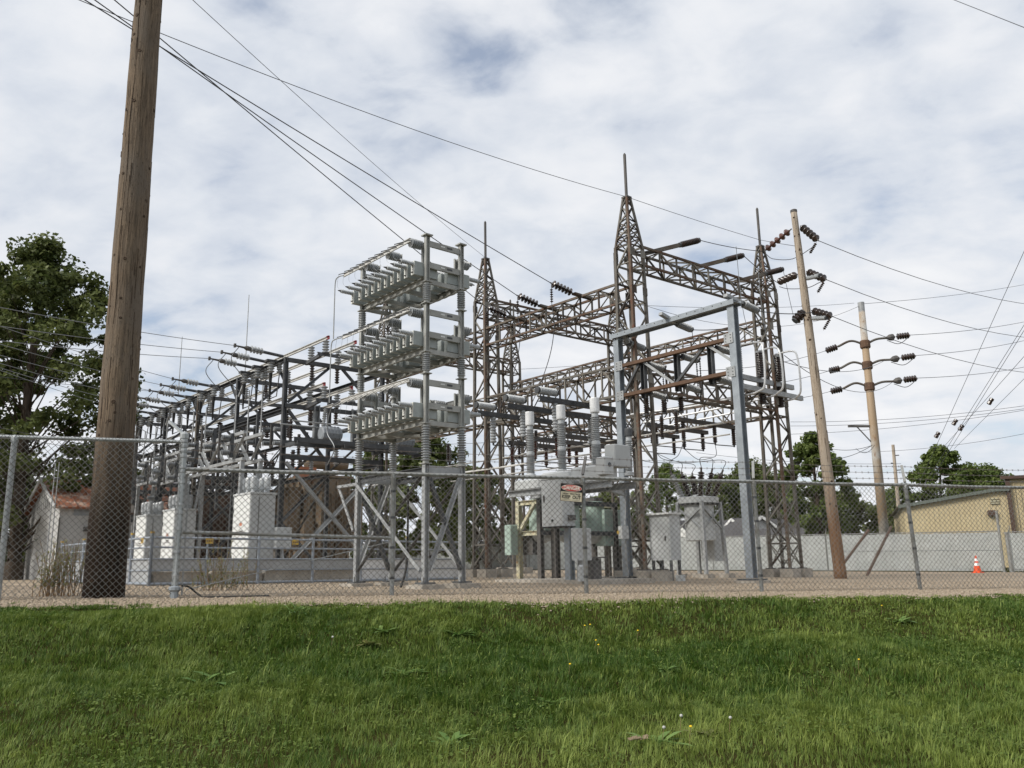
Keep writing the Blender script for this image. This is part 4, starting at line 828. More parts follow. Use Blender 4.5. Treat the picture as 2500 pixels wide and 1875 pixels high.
for i, a in enumerate((-1.18, 0, 1.18)):
    for b_, z0, z1, k, r in ((.02, 2.70, 3.93, 26, .118), (1.15, 2.6, 3.45, 16, .10)):
        p0, p1 = bp(a, b_, z0), bp(a, b_ + (.04 if b_ > 1 else 0), z1); bu = MB(); bu.sheds(p0 + Zd * .08, p0.lerp(p1, .44), r * .72, r, k // 2, 16, .4); bu.sheds(p0.lerp(p1, .53), p1, r * .68, r * .97, k // 2, 16, .4); bo = bu.build('bushing', 'porcelain', br)
        bu = MB(); bu.lathe(p0 - Zd * .02, Zd, [(0, r * 1.15), (.06, r * 1.15), (.1, r * .85)], 14); m_ = p0.lerp(p1, .44); bu.lathe(m_, Zd, [(0, r * .75), (.02, r * .9), ((z1 - z0) * .09 - .02, r * .9), ((z1 - z0) * .09, r * .72)], 14); bu.lathe(p1, Zd, [(0, r * .7), (.10, r * .7), (.11, r * .95)], 14); bu.build('collar', 'porcelain_light', bo)
        bu = MB(); h = .36 if b_ < 1 else .2; bu.lathe(p1 + Zd * .10, Zd, [(0, r * .95), (.03, r * 1.0), (h - .02, r * 1.0), (h, r * .96)], 18); bu.build('terminal_cap', 'aluminium' if b_ < 1 else 'galv_dark', bo)
cc = bp(-.48, -.62, 1.90); c_ = MB().cbox(cc, (.72, .40, 1.10), G3, .012).build('control_cabinet', 'grey_paint_light', br)
MB().gbox(cc + Vd * -.203 + Zd * .02, .64, .008, 1.0).build('door', 'grey_paint_light', c_); b = MB(); b.gbox(cc - Vd * .22 + Ud * .25 + Zd * .10, .03, .03, .16); b.build('handle', 'dark_steel', c_); MB().lathe(cc - Vd * .207 - Ud * .02 - Zd * .42, -Vd, [(0, .035), (.02, .03)], 10).build('knob', 'rubber', c_)
MB().gbox(cc + Zd * .565, .76, .44, .03).build('rain_hood', 'grey_paint_light', c_); b = MB(); b.gbox(cc - Ud * .40 - Zd * .36 + Vd * .05, .10, .18, .12); b.build('vent_hood', 'dark_steel', c_); MB().gbox(cc - Zd * .565, .74, .42, .03).build('cabinet_base', 'rubber', c_)
for a, b_ in ((-.62, -.42), (1.2, .85)): b = MB(); b.ibeam(bp(a, b_, zb_ + .08), bp(a, b_, 2.32), .17, .17, .02, Vd); b.build('leg', 'galv_blue' if b_ < 0 else 'dark_steel', br)
for b_ in (-.3, .5): b = MB(); b.channel(bp(-1.9, b_, 2.26), bp(1.75, b_, 2.26), .1, .16); b.build('frame_beam', 'galv', br)
sb = bp(-1.2, -.60, 0); t = tag(MB().cbox(sb + Zd * .92, (.20, .46, .72), G3, .01).build('meter_box', 'grey_paint_and_shade', loc=sb + Zd * .92), 'dark grey box on a post below the breaker cabinet', 'box'); b = MB(); b.bar(sb + Zd * zb_, sb + Zd * .58, .08); b.bar(sb + Zd * zb_ + Ud * .12, sb + Zd * .58 + Ud * .12, .05); b.build('post', 'galv', t)
q = bp(-1.32, -.72, zb_ + .08); b = MB(); b.cbox(q + Zd * .17, (.10, .26, .36), G3, .04); tag(b.build('cable_cover', 'grey_paint_and_shade', loc=q), 'rounded grey cable cover on the breaker pad', 'cover')
q = at(1452, 1412, 20.4); q.z = zg(q.x, q.y); b = MB(); b.gbox(q + Zd * .30, .22, .26, .56); b.gbox(q + Zd * .60, .40, .55, .03); tag(b.build('relay_stand', 'dark_steel', loc=q), 'dark stand with a flat top right of the cable cover', 'stand')
b = MB(); b.ibeam(bp(-1.0, .5, 2.28), gp(PL, -.1, -.12, 2.34), .12, .16); tag(b.build('tie_beam', 'galv', loc=bp(-1, .5, 2.28)), 'grey tie beam from the breaker to the portal column', 'beam')

# ---------------------------------------------------------------- old green oil breaker behind it
GO = Vector((.72, 22.6, 0)); zgo = zg(GO.x, GO.y); og = thing('oil_breaker', 'old pale green oil breaker with round tanks in a cream frame', 'circuit breaker', (GO.x, GO.y, zgo))
for i in range(3):
    c = gp(GO, 0, i * 1.0, 0); b = MB(); b.lathe(c + Zd * 1.02, Zd, [(0, .06), (.04, .17), (.10, .25), (.2, .305), (.32, .32), (1.02, .32), (1.03, .35), (1.10, .35), (1.12, .30), (1.16, .28)], 22); b.build('tank', 'green_paint', og, smooth=False)
    b = MB(); b.lathe(c + Zd * 1.01, Zd, [(0, .07), (.05, .18), (.11, .262), (.2, .315), (.31, .326)], 22); b.build('tank_bottom', 'grey_paint_and_shade', og)
    b = MB(); b.gbox(c + Zd * 2.24, .45, .34, .10); b.cyl(c + Zd * .86, c + Zd * 1.0, .05, 8); b.build('head_gear', 'dark_steel', og)
for a in (-.42, .42):
    for b_ in (-.42, 2.42): bb = MB(); bb.ibeam(gp(GO, a, b_, zgo + .02), gp(GO, a, b_, 2.15), .13, .13, .014, Vd); bb.build('leg', 'cream_frame' if b_ < 0 and a > 0 else 'dark_steel', og)
for z, m_ in ((2.08, 'cream_frame'), (1.28, 'cream_frame')):
    for a in (-.46, .46): bb = MB(); bb.channel(gp(GO, a, -.45, z), gp(GO, a, 2.45, z), .06, .12); bb.build('frame_beam', 'galv_dark', og)
    for b_ in (-.45, 2.45): bb = MB(); bb.channel(gp(GO, -.42, b_, z), gp(GO, .42, b_, z), .06, .12); bb.build('frame_beam', m_, og)
bb = MB(); bb.angle(gp(GO, .36, -.48, 1.3), gp(GO, -.3, -.48, 2.05), .08); bb.build('brace', 'cream_frame', og)
MB().cbox(gp(GO, .40, -.72, 1.12), (.26, .26, .78), G3, .02).build('mechanism_box', 'green_paint', og); MB().gbox(gp(GO, .22, -.1, .98), .42, .42, .5).build('mechanism', 'dark_steel', og)
MB().gbox(gp(GO, 0, 1, zgo), 1.5, 3.4, .14).build('pad', 'concrete', og)
GP = Vector((2.62, 24.0, 0)); b = MB(); b.cbox(GP + Zd * 1.45, (.5, .7, 1.0), G3, .02); g2 = tag(b.build('green_tank', 'green_paint', loc=GP + Zd * 1.45), 'mottled green flat tank beside the portal column', 'tank'); b = MB()
for a in (-.2, .2): b.bar(gp(GP, a, .28, zg(GP.x, GP.y)), gp(GP, a, .28, .98), .07); b.bar(gp(GP, a, -.28, zg(GP.x, GP.y)), gp(GP, a, -.28, .98), .07)
b.build('stand', 'lattice', g2)

# ---------------------------------------------------------------- grey cabinet and grey oil breaker by the tower
K = Vector((4.12, 22.5, 0)); zk = zg(K.x, K.y); c = gp(K, .35, .22, 0); cb = thing('control_cabinet', 'tall grey control cabinet on legs right of the portal column', 'cabinet', (c.x, c.y, zk))
MB().cbox(c + Zd * 1.13, (.70, .44, 1.20), G3, .01).build('case', 'grey_paint_light', cb); dr_ = MB().gbox(c + Zd * 1.13 - Vd * .224, .62, .010, 1.08).build('door', 'grey_paint_light', cb); MB().gbox(c + Zd * 1.1 - Vd * .245 - Ud * .20, .03, .03, .12).build('handle', 'dark_steel', dr_)
MB().gbox(c + Zd * 1.755 - Vd * .03, .80, .54, .05).build('rain_hood', 'white_paint', cb)
for a in (-.3, .3):
    for b_ in (-.17, .17): MB().bar(gp(c, a, b_, zk), gp(c, a, b_, .54), .06).build('leg', 'galv_dark', cb)
for i, (a, b_) in enumerate(((.55, -.35), (.05, -.35))): q = gp(K, a, b_, zk + .1); b = MB(); b.lathe(q - Zd * .2, Zd, [(0, .27), (.35, .27)], 14); tag(b.build('concrete_pier', 'concrete', loc=q), ('round concrete pier left of the cabinet legs', 'round concrete pier under the cabinet front')[i], 'pier')
q = gp(K, -.35, -.1, zk + .08); tag(MB().gbox(q, .16, .2, .16).build('white_block', 'grey_paint_light', loc=q), 'small white block at the foot of the grey cabinet', 'block')
O2 = Vector((5.83, 26.6, 0)); zo = zg(O2.x, O2.y); ob = thing('oil_breaker', 'grey oil breaker on four splayed legs with black leaning bushings', 'circuit breaker', (O2.x, O2.y, zo))
b = MB(); b.lathe(O2 + Zd * 1.10, Zd, [(0, .44), (.02, .46), (1.18, .46)], 24); b.build('tank', 'grey_paint_and_shade', ob)
MB().cbox(gp(O2, .1, .75, 1.05), (.55, .6, 1.15), G3, .03).build('mechanism_box', 'grey_paint_and_shade', ob)
b = MB(); b.lathe(O2 + Zd * 2.26, Zd, [(0, .62), (.17, .63), (.19, .58), (.22, .30), (.28, .12)], 24); b.build('top_cover', 'grey_paint_light', ob); b = MB(); b.lathe(O2 + Zd * 2.2, Zd, [(0, .55), (.07, .6)], 20)
for k in range(20): q = O2 + Vector((math.cos(k * .314) * .6, math.sin(k * .314) * .6, 2.22)); b.cyl(q, q + Zd * .04, .025, 5)
b.build('bolt_ring', 'galv_dark', ob)
for sx_, sy_ in ((-1, -1), (1, -1), (1, 1), (-1, 1)):
    b = MB(); p0 = gp(O2, .52 * sx_, .52 * sy_, zo + .12); p1 = gp(O2, .46 * sx_, .46 * sy_, 2.3); b.angle(p0, p1, .10); b.build('leg', 'galv', ob); MB().gbox(p0 - Zd * .1, .35, .35, .22).build('footing', 'concrete', ob)
for (a, b_) in (((-1, -1), (1, -1)), ((-1, -1), (-1, 1))):
    for s in (0, 1):
        p0 = gp(O2, .49 * a[0], .49 * a[1], 2.15 if s else 1.45); p1 = gp(O2, .49 * b_[0], .49 * b_[1], 1.45 if s else 2.15); barO('brace', p0, p1, .06, 'galv', ob)
OB_T = []
for k, (a, b_) in enumerate([(.42, -.42), (.42, .0), (.42, .42), (-.42, -.42), (-.42, 0), (-.42, .42)]):
    p0 = gp(O2, a * .8, b_ * .8, 2.42); p1 = gp(O2, a * 1.35, b_ * 1.25, 3.18); b = MB(); b.sheds(p0, p1, .06, .105, 10, 12); bo = b.build('bushing', 'porcelain' if k == 0 else 'porcelain_dark', ob); b = MB(); b.cyl(p1, p1 + (p1 - p0).normalized() * .14, .03, 8); b.build('terminal', 'dark_steel', bo); OB_T.append(p1 + (p1 - p0).normalized() * .14)
ends = [HS[0][0], HS[1][0], HS[2][0], HS[0][1], HS[1][1], HS[2][1]]
for k, (e, s) in enumerate(zip(OB_T, ends)):
    m = (e + s) / 2 + Vector((.1 * (k - 3), 0, -.12)); tag(MB().tube(bez([s, s.lerp(m, .6) + Vector((.12, 0, -.1)), e + Zd * .3, e], 7), .011, 5).build('jumper_wire', 'conductor_dark', loc=s), '%s jumper wire dropping to the grey oil breaker' % ORD[k], 'wire', 'jumpers to the grey oil breaker')

# ---------------------------------------------------------------- oil containment railing
RC = Vector((-7.9, 18.5, 0)); zrc = zg(RC.x, RC.y)
def railing(p, d, ln, posts, label, signs=(), bright=None, flip=1):
    t = thing('containment_railing', label, 'railing', (p.x, p.y, zg(p.x, p.y)), 'containment railings')
    nn = Vector((d.y, -d.x, 0)) * flip
    def q(s, z): w = p + d * s; return Vector((w.x, w.y, zg(w.x, w.y) + z))
    for s in posts:
        b = MB(); b.cyl(q(s, -.05), q(s, 1.15), .035, 8); o = b.build('post', 'rail_blue', t); MB().cyl(q(s, 1.13), q(s, 1.17), .045, 8).build('post_cap', 'yellow_plate', o)
    for z, r in ((1.04, .026), (.83, .022), (.58, .020), (.33, .014), (.05, .030)): b = MB(); b.tube([q(posts[0], z), q(posts[-1], z)], r, 7); b.build('rail', 'rail_blue', t)
    for a, c in zip(posts[:-1], posts[1:]):
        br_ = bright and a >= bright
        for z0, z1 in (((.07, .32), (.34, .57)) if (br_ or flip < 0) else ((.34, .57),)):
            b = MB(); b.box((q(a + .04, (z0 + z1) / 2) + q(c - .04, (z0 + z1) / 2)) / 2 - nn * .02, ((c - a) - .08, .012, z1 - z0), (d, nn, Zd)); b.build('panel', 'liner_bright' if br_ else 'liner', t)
        n = max(1, int((c - a) / 1.1))
        for k in range(1, n): b = MB(); b.bar(q(a + (c - a) * k / n, .03), q(a + (c - a) * k / n, 1.04), .035); b.build('picket', 'rail_blue', t)
    return t, q
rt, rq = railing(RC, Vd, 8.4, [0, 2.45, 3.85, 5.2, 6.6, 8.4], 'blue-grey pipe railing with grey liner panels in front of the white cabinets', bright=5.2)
lt_, lq = railing(RC, Ud, 8.0, [0, 1.4, 3.4, 5.6, 8.0], 'blue-grey pipe railing running back past the wooden pole', flip=-1)
for i, (f, s, w) in enumerate([(rq, 1.25, 'nearest the railing corner'), (rq, 3.35, 'in front of the tan transformer'), (lq, .55, 'left of the railing corner'), (lq, 3.3, 'left of the wooden pole')]):
    c = f(s, .98); d = Vd if f is rq else Ud; n_ = -Ud if f is rq else -Vd; sg_ = tag(MB().box(c + n_ * .04, (.17, .008, .12), (d, n_, Zd)).build('warning_plate', 'yellow_plate', loc=c), 'small yellow warning plate on the railing %s' % w, 'sign', 'yellow plates on the railing'); b = MB()
    for k in range(3): b.box(c + n_ * .046 + d * (.045 * (k - 1)), (.026, .003, .035), (d, n_, Zd))
    b.build('faded_symbols', 'brown_paint', sg_)
for i in range(4):
    q = gp(RC, .22, .72 + i * 1.28, zrc + .05); tag(MB().cbox(q + Zd * .10, (.22, 1.22, .32 - .03 * (i % 2)), G3, .02).build('concrete_block', 'concrete', loc=q), '%s low concrete block behind the railing panels' % ORD[i], 'block', 'concrete blocks behind the railing')

# ---------------------------------------------------------------- white switch cabinets with bushings
def cabinet(corner, su, sv, h, z0, bm, label, bh=.30, br_=.075, box=False):
    c = gp(corner, su / 2, sv / 2, 0); t = thing('switch_cabinet', label, 'cabinet', (c.x, c.y, z0), 'white switch cabinets'); zc = z0 + h / 2
    MB().cbox(c + Zd * zc, (su, sv, h), G3, .015).build('case', 'grey_paint_and_shade', t); d_ = MB().gbox(c + Zd * zc - Vd * (sv / 2 + .006), su * .97, .012, h * .98).build('door', 'white_paint', t)  # case greyer than the white door: side shade put into its colour
    b = MB(); b.gbox(c + Zd * (z0 + h * .50) - Vd * (sv / 2 + .014), su * .55, .006, .015); b.gbox(c + Zd * (z0 + h * .53) - Vd * (sv / 2 + .025) - Ud * .05, .18, .02, .03); b.build('latch', 'dark_steel', d_)
    b = MB(); b.gbox(c + Zd * (z0 + h * .62) - Vd * (sv / 2 + .015), .15, .004, .08); b.build('warning_label', 'orange_paint', d_)
    for zz in (.2, .8): MB().gbox(c + Zd * (z0 + h * zz) - Vd * (sv / 2 + .018) + Ud * su * .46, .03, .03, .10).build('hinge', 'galv_dark', d_)
    for k in range(5): MB().gbox(gp(corner, -.008, sv * .5, z0 + .12 + k * .035), .012, sv * .6, .014).build('louvre', 'galv_dark', t)
    MB().gbox(c + Zd * (z0 + h + .02), su + .05, sv + .05, .05).build('roof', 'grey_paint_light', t); b = MB(); b.gbox(gp(corner, -.006, sv * .33, zc), .012, .014, h * .92); b.build('panel_seam', 'dark_steel', t)
    MB().gbox(c + Zd * (z0 - .12), su * .9, sv * .9, .24).build('plinth', 'concrete_grey', t)
    for i in range(3):
        for j in range(2):
            q = gp(corner, su * (.2 + .3 * i), sv * (.22 + .56 * j), z0 + h + .04); b = MB(); b.lathe(q, Zd, [(0, br_ * .8), (.03, br_ * .8), (.05, br_ * .6), (.07, br_ * .8), (.09, br_ * .6), (.11, br_ * .8), (.12, br_), (.14 + bh * .75, br_), (bh + .1, br_ * .85), (bh + .13, br_ * .3)], 14); b.build('bushing', bm, t)
    return t
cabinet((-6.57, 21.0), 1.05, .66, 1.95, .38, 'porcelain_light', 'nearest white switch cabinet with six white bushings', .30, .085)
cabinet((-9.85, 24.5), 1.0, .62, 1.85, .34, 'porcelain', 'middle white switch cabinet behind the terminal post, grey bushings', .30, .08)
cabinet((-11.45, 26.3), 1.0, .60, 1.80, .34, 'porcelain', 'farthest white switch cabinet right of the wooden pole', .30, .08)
q = gp((-6.57, 21.0), -.05, .85, 0); t = tag(MB().cbox(q + Zd * 1.25, (.22, .42, .5), G3, .01).build('meter_box', 'grey_paint_light', loc=q + Zd * 1.25), 'small pale box on struts beside the nearest white cabinet', 'box'); b = MB(); b.bar(q - Ud * .0 + Zd * .2, q + Zd * 1.0, .05); b.bar(q - Ud * .25 + Zd * .15, q + Zd * 1.05, .05); b.build('strut', 'galv', t)
q = Vector((-12.6, 27.2, 0)); t = tag(MB().cbox(q + Zd * .65, (.3, .3, .9), G3, .02).build('pedestal_box', 'grey_paint_light', loc=q), 'small grey pedestal left of the farthest white cabinet', 'box'); MB().gbox(q + Zd * 1.13, .4, .4, .06).build('hood', 'grey_paint_and_shade', t)

# ---------------------------------------------------------------- power transformers
def transformer(c, su, sv, h, mt, label, turret=True):
    z0 = zg(c.x, c.y); t = thing('transformer', label, 'transformer', (c.x, c.y, z0)); MB().gbox(c + Zd * (z0 + .2), su + .5, sv + .5, .4).build('pad', 'concrete', t)
    zb0 = z0 + .4; MB().cbox(c + Zd * (zb0 + h / 2), (su, sv, h), G3, .04).build('tank', mt, t)
    for i in range(5): b = MB(); a = -su / 2 + .12 + i * (su - .24) / 4; b.gbox(gp(c, a, -sv / 2 - .05, zb0 + h / 2), .07, .10, h * .9); b.build('stiffener', mt, t)
    for i in range(4): b = MB(); a = -sv / 2 + .12 + i * (sv - .24) / 3; b.gbox(gp(c, -su / 2 - .05, a, zb0 + h / 2), .10, .07, h * .92); b.build('stiffener', mt, t)
    for side in (1, -1):
        for k in range(2):
            ra = thing_part = None; cc_ = gp(c, (k - .5) * su * .55, side * (sv / 2 + .42), zb0 + h * .52)
            b = MB()
            for j in range(9): b.gbox(cc_ + Ud * ((j - 4) * .065), .022, .42, h * .72)
            b.cyl(cc_ + Zd * h * .34 - Vd * side * .45, cc_ + Zd * h * .34 + Vd * side * .2, .05, 8); b.cyl(cc_ - Zd * h * .34 - Vd * side * .45, cc_ - Zd * h * .34 + Vd * side * .2, .05, 8); b.build('radiator', mt, t)
    for j in range(2):
        cc_ = gp(c, -su / 2 - .38, (j - .5) * sv * .5, zb0 + h * .5); b = MB()
        for k in range(8): b.gbox(cc_ + Vd * ((k - 3.5) * .06), .40, .02, h * .62)
        b.build('radiator', mt, t)
    MB().gbox(c + Zd * (zb0 + h + .04), su + .12, sv + .12, .08).build('cover', mt, t)
    if turret:
        b = MB(); b.cyl(gp(c, -su * .3, -sv * .45, zb0 + h + .55), gp(c, -su * .3, sv * .5, zb0 + h + .55), .22, 16); b.bar(gp(c, -su * .3, 0, zb0 + h), gp(c, -su * .3, 0, zb0 + h + .4), .1); b.build('conservator', mt, t)
        if mt == 'tan_paint': MB().gbox(gp(c, -su * .5 - .1, -sv * .62, zb0 + h + .12), .3, .7, .36).build('relief_hood', 'orange_paint', t)
    for k in range(3):
        p0 = gp(c, su * .12, (k - 1) * sv * .3, zb0 + h + .06); p1 = p0 + Zd * .85 + Ud * .1; b = MB(); b.sheds(p0, p1, .07, .12, 9, 12); b.build('bushing', 'porcelain_dark', t)
        p0 = gp(c, su * .38, (k - 1) * sv * .28, zb0 + h + .06); b = MB(); b.sheds(p0, p0 + Zd * .42, .05, .09, 5, 12); b.build('bushing', 'porcelain', t)
    MB().gbox(gp(c, -su / 2 - .2, -sv / 2 - .12, zb0 + h * .36), .3, .36, .9).build('control_box', mt, t); return t
transformer(Vector((-7.35, 31.2, 0)), 2.2, 1.7, 3.1, 'tan_paint', 'large tan power transformer with finned radiators behind the bus frame')
transformer(Vector((-13.3, 37.2, 0)), 2.2, 1.7, 3.0, 'brown_paint', 'dark brown power transformer far behind the white cabinets')

# ---------------------------------------------------------------- low bus structure of dark galvanised steel
C0 = Vector((-6.25, 22.5, 0)); DU, DV, ZB = 3.27, 3.1, 6.2; NC = 5
def cp(a, b, z): return gp(C0, a, b, z)
bs = thing('bus_structure', 'long dark steel bus structure of columns and beams behind the white cabinets', 'steel structure', (C0.x, C0.y, zg(C0.x, C0.y)))
for i in range(NC):
    for b_ in (0, DV):
        p = cp(i * DU, b_, 0); z0 = zg(p.x, p.y); b = MB(); b.ibeam(Vector((p.x, p.y, z0)), Vector((p.x, p.y, ZB)), .11, .11, .016, Vd); b.build('column', 'lattice' if (i in (2, 4) and b_ == 0) else ('galv_dark'), bs)
        MB().gbox(p + Zd * (z0 + .02), .5, .5, .3).build('footing', 'concrete', bs)
    for z in (ZB - .06, 4.85): b = MB(); b.channel(cp(i * DU, 0, z), cp(i * DU, DV + .25, z), .09, .115); b.build('cross_beam', 'galv_dark', bs)
    barO('brace', cp(i * DU, 1.35, ZB - .1), cp(i * DU, .1, 4.95), .07, 'galv_dark', bs); barO('brace', cp(i * DU, 1.75, ZB - .1), cp(i * DU, DV - .1, 4.95), .07, 'galv_dark', bs)
    barO('brace', cp(i * DU, .1, 4.75), cp(i * DU, 1.2, 3.5), .08, 'galv_dark', bs); barO('brace', cp(i * DU, .1, 3.3), cp(i * DU, DV - .1, .4), .09, 'galv' if i == 0 else 'galv_dark', bs); barO('brace', cp(i * DU, DV - .1, 3.3), cp(i * DU, .1, .4), .09, 'galv' if i == 0 else 'galv_dark', bs)
    b = MB(); b.channel(cp(i * DU, 0, 3.45), cp(i * DU, DV, 3.45), .08, .14); b.build('cross_beam', 'galv_dark', bs)
for i in range(NC - 1):
    for b_ in (0, DV):
        for z in ((ZB - .06, 4.7) if b_ == 0 else (ZB - .06, 4.7, 3.4)): b = MB(); b.channel(cp(i * DU + .09, b_, z), cp((i + 1) * DU - .09, b_, z), .09, .115); b.build('long_beam', 'galv_dark', bs)
    barO('brace', cp(i * DU + .1, 0, ZB - .6), cp(i * DU + .55, 0, ZB - .12), .06, 'galv_dark', bs); barO('brace', cp((i + 1) * DU - .1, 0, ZB - .6), cp((i + 1) * DU - .55, 0, ZB - .12), .06, 'galv', bs)
    barO('brace', cp(i * DU + .1, DV, 4.6), cp((i + 1) * DU - .1, DV, 3.5), .08, 'galv_dark', bs); barO('brace', cp(i * DU + .1, DV, 3.3), cp((i + 1) * DU - .1, DV, .6), .08, 'galv_dark', bs)
# bus rails with red ends on grey post insulators, three on each level
for lv, (z, nm) in enumerate(((ZB + .02, 'upper'), (4.93, 'lower'))):
    for k, b_ in enumerate((.75, 1.6, 2.45)):
        w = ('front', 'middle', 'rear')[k]; a0 = (-1.0, -1.0, -.7)[k] + (.15 if lv else 0); p, q = cp(a0, b_, z + .46), cp((NC - 1) * DU + .4, b_, z + .46)
        t = thing('bus_rail', '%s rail with a red end on the %s level of the bus structure' % (w, nm), 'bus bar', p, 'bus rails with red ends'); b = MB(); b.channel(p + Ud * .10, q, .05, .095, .012); b.build('rail', 'bus_white', t); b = MB(); b.channel(p - Ud * .02, p + Ud * .10, .052, .097, .012); b.build('red_end', 'bus_red', t)
        for i in range(NC + 1):
            a = (i - 1) * DU if i else -.85
            if i == 0:
                s = cp(-.85, b_, z + .02); MB().gbox(s + Zd * .02, .16, .16, .03).build('foot_plate', 'galv_dark', t)
            else: s = cp(a, b_, z + .02)
            b = MB(); b.sheds(s, s + Zd * .38, .055, .10, 5, 12, .42); b.build('post_insulator', 'porcelain' if (i < 2 or lv == 0) else 'porcelain_dark', t)
        for i in range(2): b = MB(); s = cp(i * DU + 1.6, b_, z - .18); b.sheds(s, s + Zd * .55, .045, .075, 7, 10); b.build('hanging_insulator', 'porcelain_dark', t)
    b = MB(); b.channel(cp(-.85, .5, z + .0), cp(-.85, 2.7, z + .0), .06, .08); tag(b.build('outrigger_beam', 'galv_dark', loc=cp(-.85, .5, z)), '%s outrigger beam under the red rail ends' % nm, 'beam')
    for b_ in (.6, 2.6): b = MB(); b.bar(cp(-.9, b_, z - .03), cp(.0, b_, z - .12), .07, .09); tag(b.build('outrigger_arm', 'galv_dark', loc=cp(-.85, b_, z)), '%s outrigger arm on the %s level of the bus structure' % (('front', 'rear')[b_ > 2], nm), 'beam')
# dead-end insulators for the incoming feeders and the hanging switches under them
DE = []
pos = [.10, 1.0, 1.9, 4.9, 6.0, 7.1, 8.5, 9.7, 10.9]
for i, a in enumerate(pos):
    s = cp(a, -.05, ZB - .02 + (.06 if i < 3 else .0)); d = (-Vd * .97 + Zd * .05 - Ud * .06).normalized(); t = thing('dead_end_insulator', '%s feeder dead-end insulator along the front of the bus structure' % ORD[i], 'insulator', s, 'feeder dead-end insulators')
    b = MB(); b.cyl(s, s + d * .62, .042, 10); b.build('fibre_rod', 'galv_dark', t); b = MB(); b.sheds(s + d * .60, s + d * .98, .045, .10, 4, 12, .42); b.build('ribbed_body', 'porcelain', t); b = MB(); b.lathe(s + d * .98, d, [(0, .06), (.10, .07), (.18, .03), (.42, .022)], 8); b.box(s + d * 1.42, (.07, .05, .10), (Ud, Vd, Zd)); b.build('clamp', 'dark_steel', t); DE.append(s + d * 1.40)
def hookswitch(p, label, lean=0.0, L_=.75, n=3, group=None):
    t = thing('fuse_switch', label, 'switch', p, group); b = MB(); b.gbox(p + Zd * .02, .18, .30, .06); b.build('mount', 'galv_dark', t); b = MB(); b.sheds(p - Zd * .32, p, .055, .105, 4, 12, .42); b.build('ribbed_body', 'porcelain', t)
    b = MB(); b.lathe(p - Zd * .32, -Zd, [(0, .06), (.15, .05), (.5, .035), (L_, .02)], 8); b.build('fuse_tube', 'rubber', t); b = MB(); b.sheds(p + Vd * .26 - Zd * .30, p + Vd * .26, .05, .085, 4, 10, .42); b.build('rear_insulator', 'porcelain', t); b = MB(); b.tube([p - Zd * (L_ + .30), p - Zd * (L_ + .2) + Vd * .2, p + Vd * .26 - Zd * .32], .016, 5); b.build('link', 'dark_steel', t); return t
for i, a in enumerate([.35, 1.25, 2.15, 4.5, 5.6, 6.7, 8.1, 9.3, 10.5, 11.7]):
    p = cp(a, -.28, ZB - .10); hookswitch(p, '%s hanging fuse switch under the top front beam of the bus structure' % ORD[i], group='hanging fuse switches')
    b = MB(); s = DE[min(i, 8)]; e = p - Zd * .95; b.tube(bez([s + Vd * .1, s - Zd * .45 - Vd * .08, s.lerp(e, .6) - Zd * .35, e]), .012, 5); tag(b.build('jumper_wire', 'conductor', loc=s), '%s looped jumper from the feeder to its fuse switch' % ORD[i], 'wire', 'looped feeder jumpers')
    b = MB(); q = cp(a + .15, -.42, 0); b.tube([Vector((q.x, q.y, ZB - .75)), Vector((q.x, q.y, 3.7))], .020, 6); tag(b.build('riser_pipe', 'galv', loc=Vector((q.x, q.y, 3.7))), '%s thin riser pipe in front of the bus structure' % ORD[i], 'pipe', 'thin riser pipes')
# light grey lattice truss with banks of horizontal insulators
tr = thing('lattice_truss', 'pale galvanised truss with zigzag webs across the front of the bus structure', 'truss', cp(5, -.9, 3.2))
z0_, z1_ = 3.28, 3.98; a0, a1, n = -.2, 8.6, 11
for b_ in (-1.15, -.65):
    for z in (z0_, z1_): b = MB(); b.bar(cp(a0, b_, z), cp(a1, b_, z), .085, .085); b.build('chord', 'galv', tr)
    for k in range(n): s, e = a0 + (a1 - a0) * k / n, a0 + (a1 - a0) * (k + 1) / n; barO('web', cp(s, b_, z0_ if k % 2 else z1_), cp(e, b_, z1_ if k % 2 else z0_), .07, 'galv', tr)
for a in (a0 + .1, 4.0, a1 - .1):
    for b_ in (-1.15, -.65): b = MB(); p = cp(a, b_, 0); b.bar(Vector((p.x, p.y, zg(p.x, p.y))), Vector((p.x, p.y, z0_)), .10); b.build('leg', 'galv', tr)
    barO('brace', cp(a, -1.15, .4), cp(a, -.65, z0_), .06, 'galv', tr); barO('brace', cp(a, -1.15, z0_), cp(a + .5, -1.15, .5), .06, 'galv', tr)
def barswitch(p, label, mt='porcelain_mid', group=None, s=.80):
    """upright dark blade held by two horizontal ribbed insulators"""
    t = thing('bar_switch', label, 'switch', p, group); b = MB(); b.channel(p - Zd * .1 * s, p + Zd * .70 * s, .08, .10, .01, Ud); b.build('mount', 'galv_dark', t)
    for z in (.05, .55): b = MB(); b.sheds(p + Zd * z * s - Vd * .05, p + Zd * z * s - Vd * .34 * s, .055 * s, .09 * s, 5, 12, .42); b.build('insulator', mt, t)
    b = MB(); b.bar(p - Vd * .42 * s - Zd * .12, p - Vd * .42 * s + Zd * .72 * s, .05, .03); b.tube([p - Vd * .42 * s + Zd * .7 * s + Vector((math.cos(q) * .03, 0, math.sin(q) * .04)) for q in np.linspace(0, 6, 7)], .008, 4); b.build('blade', 'dark_steel', t); return t
for i in range(13):
    a = .4 + i * .95; z = 3.55 + .25 * (i % 2) + (.35 if i < 3 else 0); barswitch(cp(a, -1.25 - .12 * (i % 3), z - .45), '%s bar switch along the pale truss' % ORD[i] if i < 12 else 'last bar switch along the pale truss', group='bar switches along the truss')
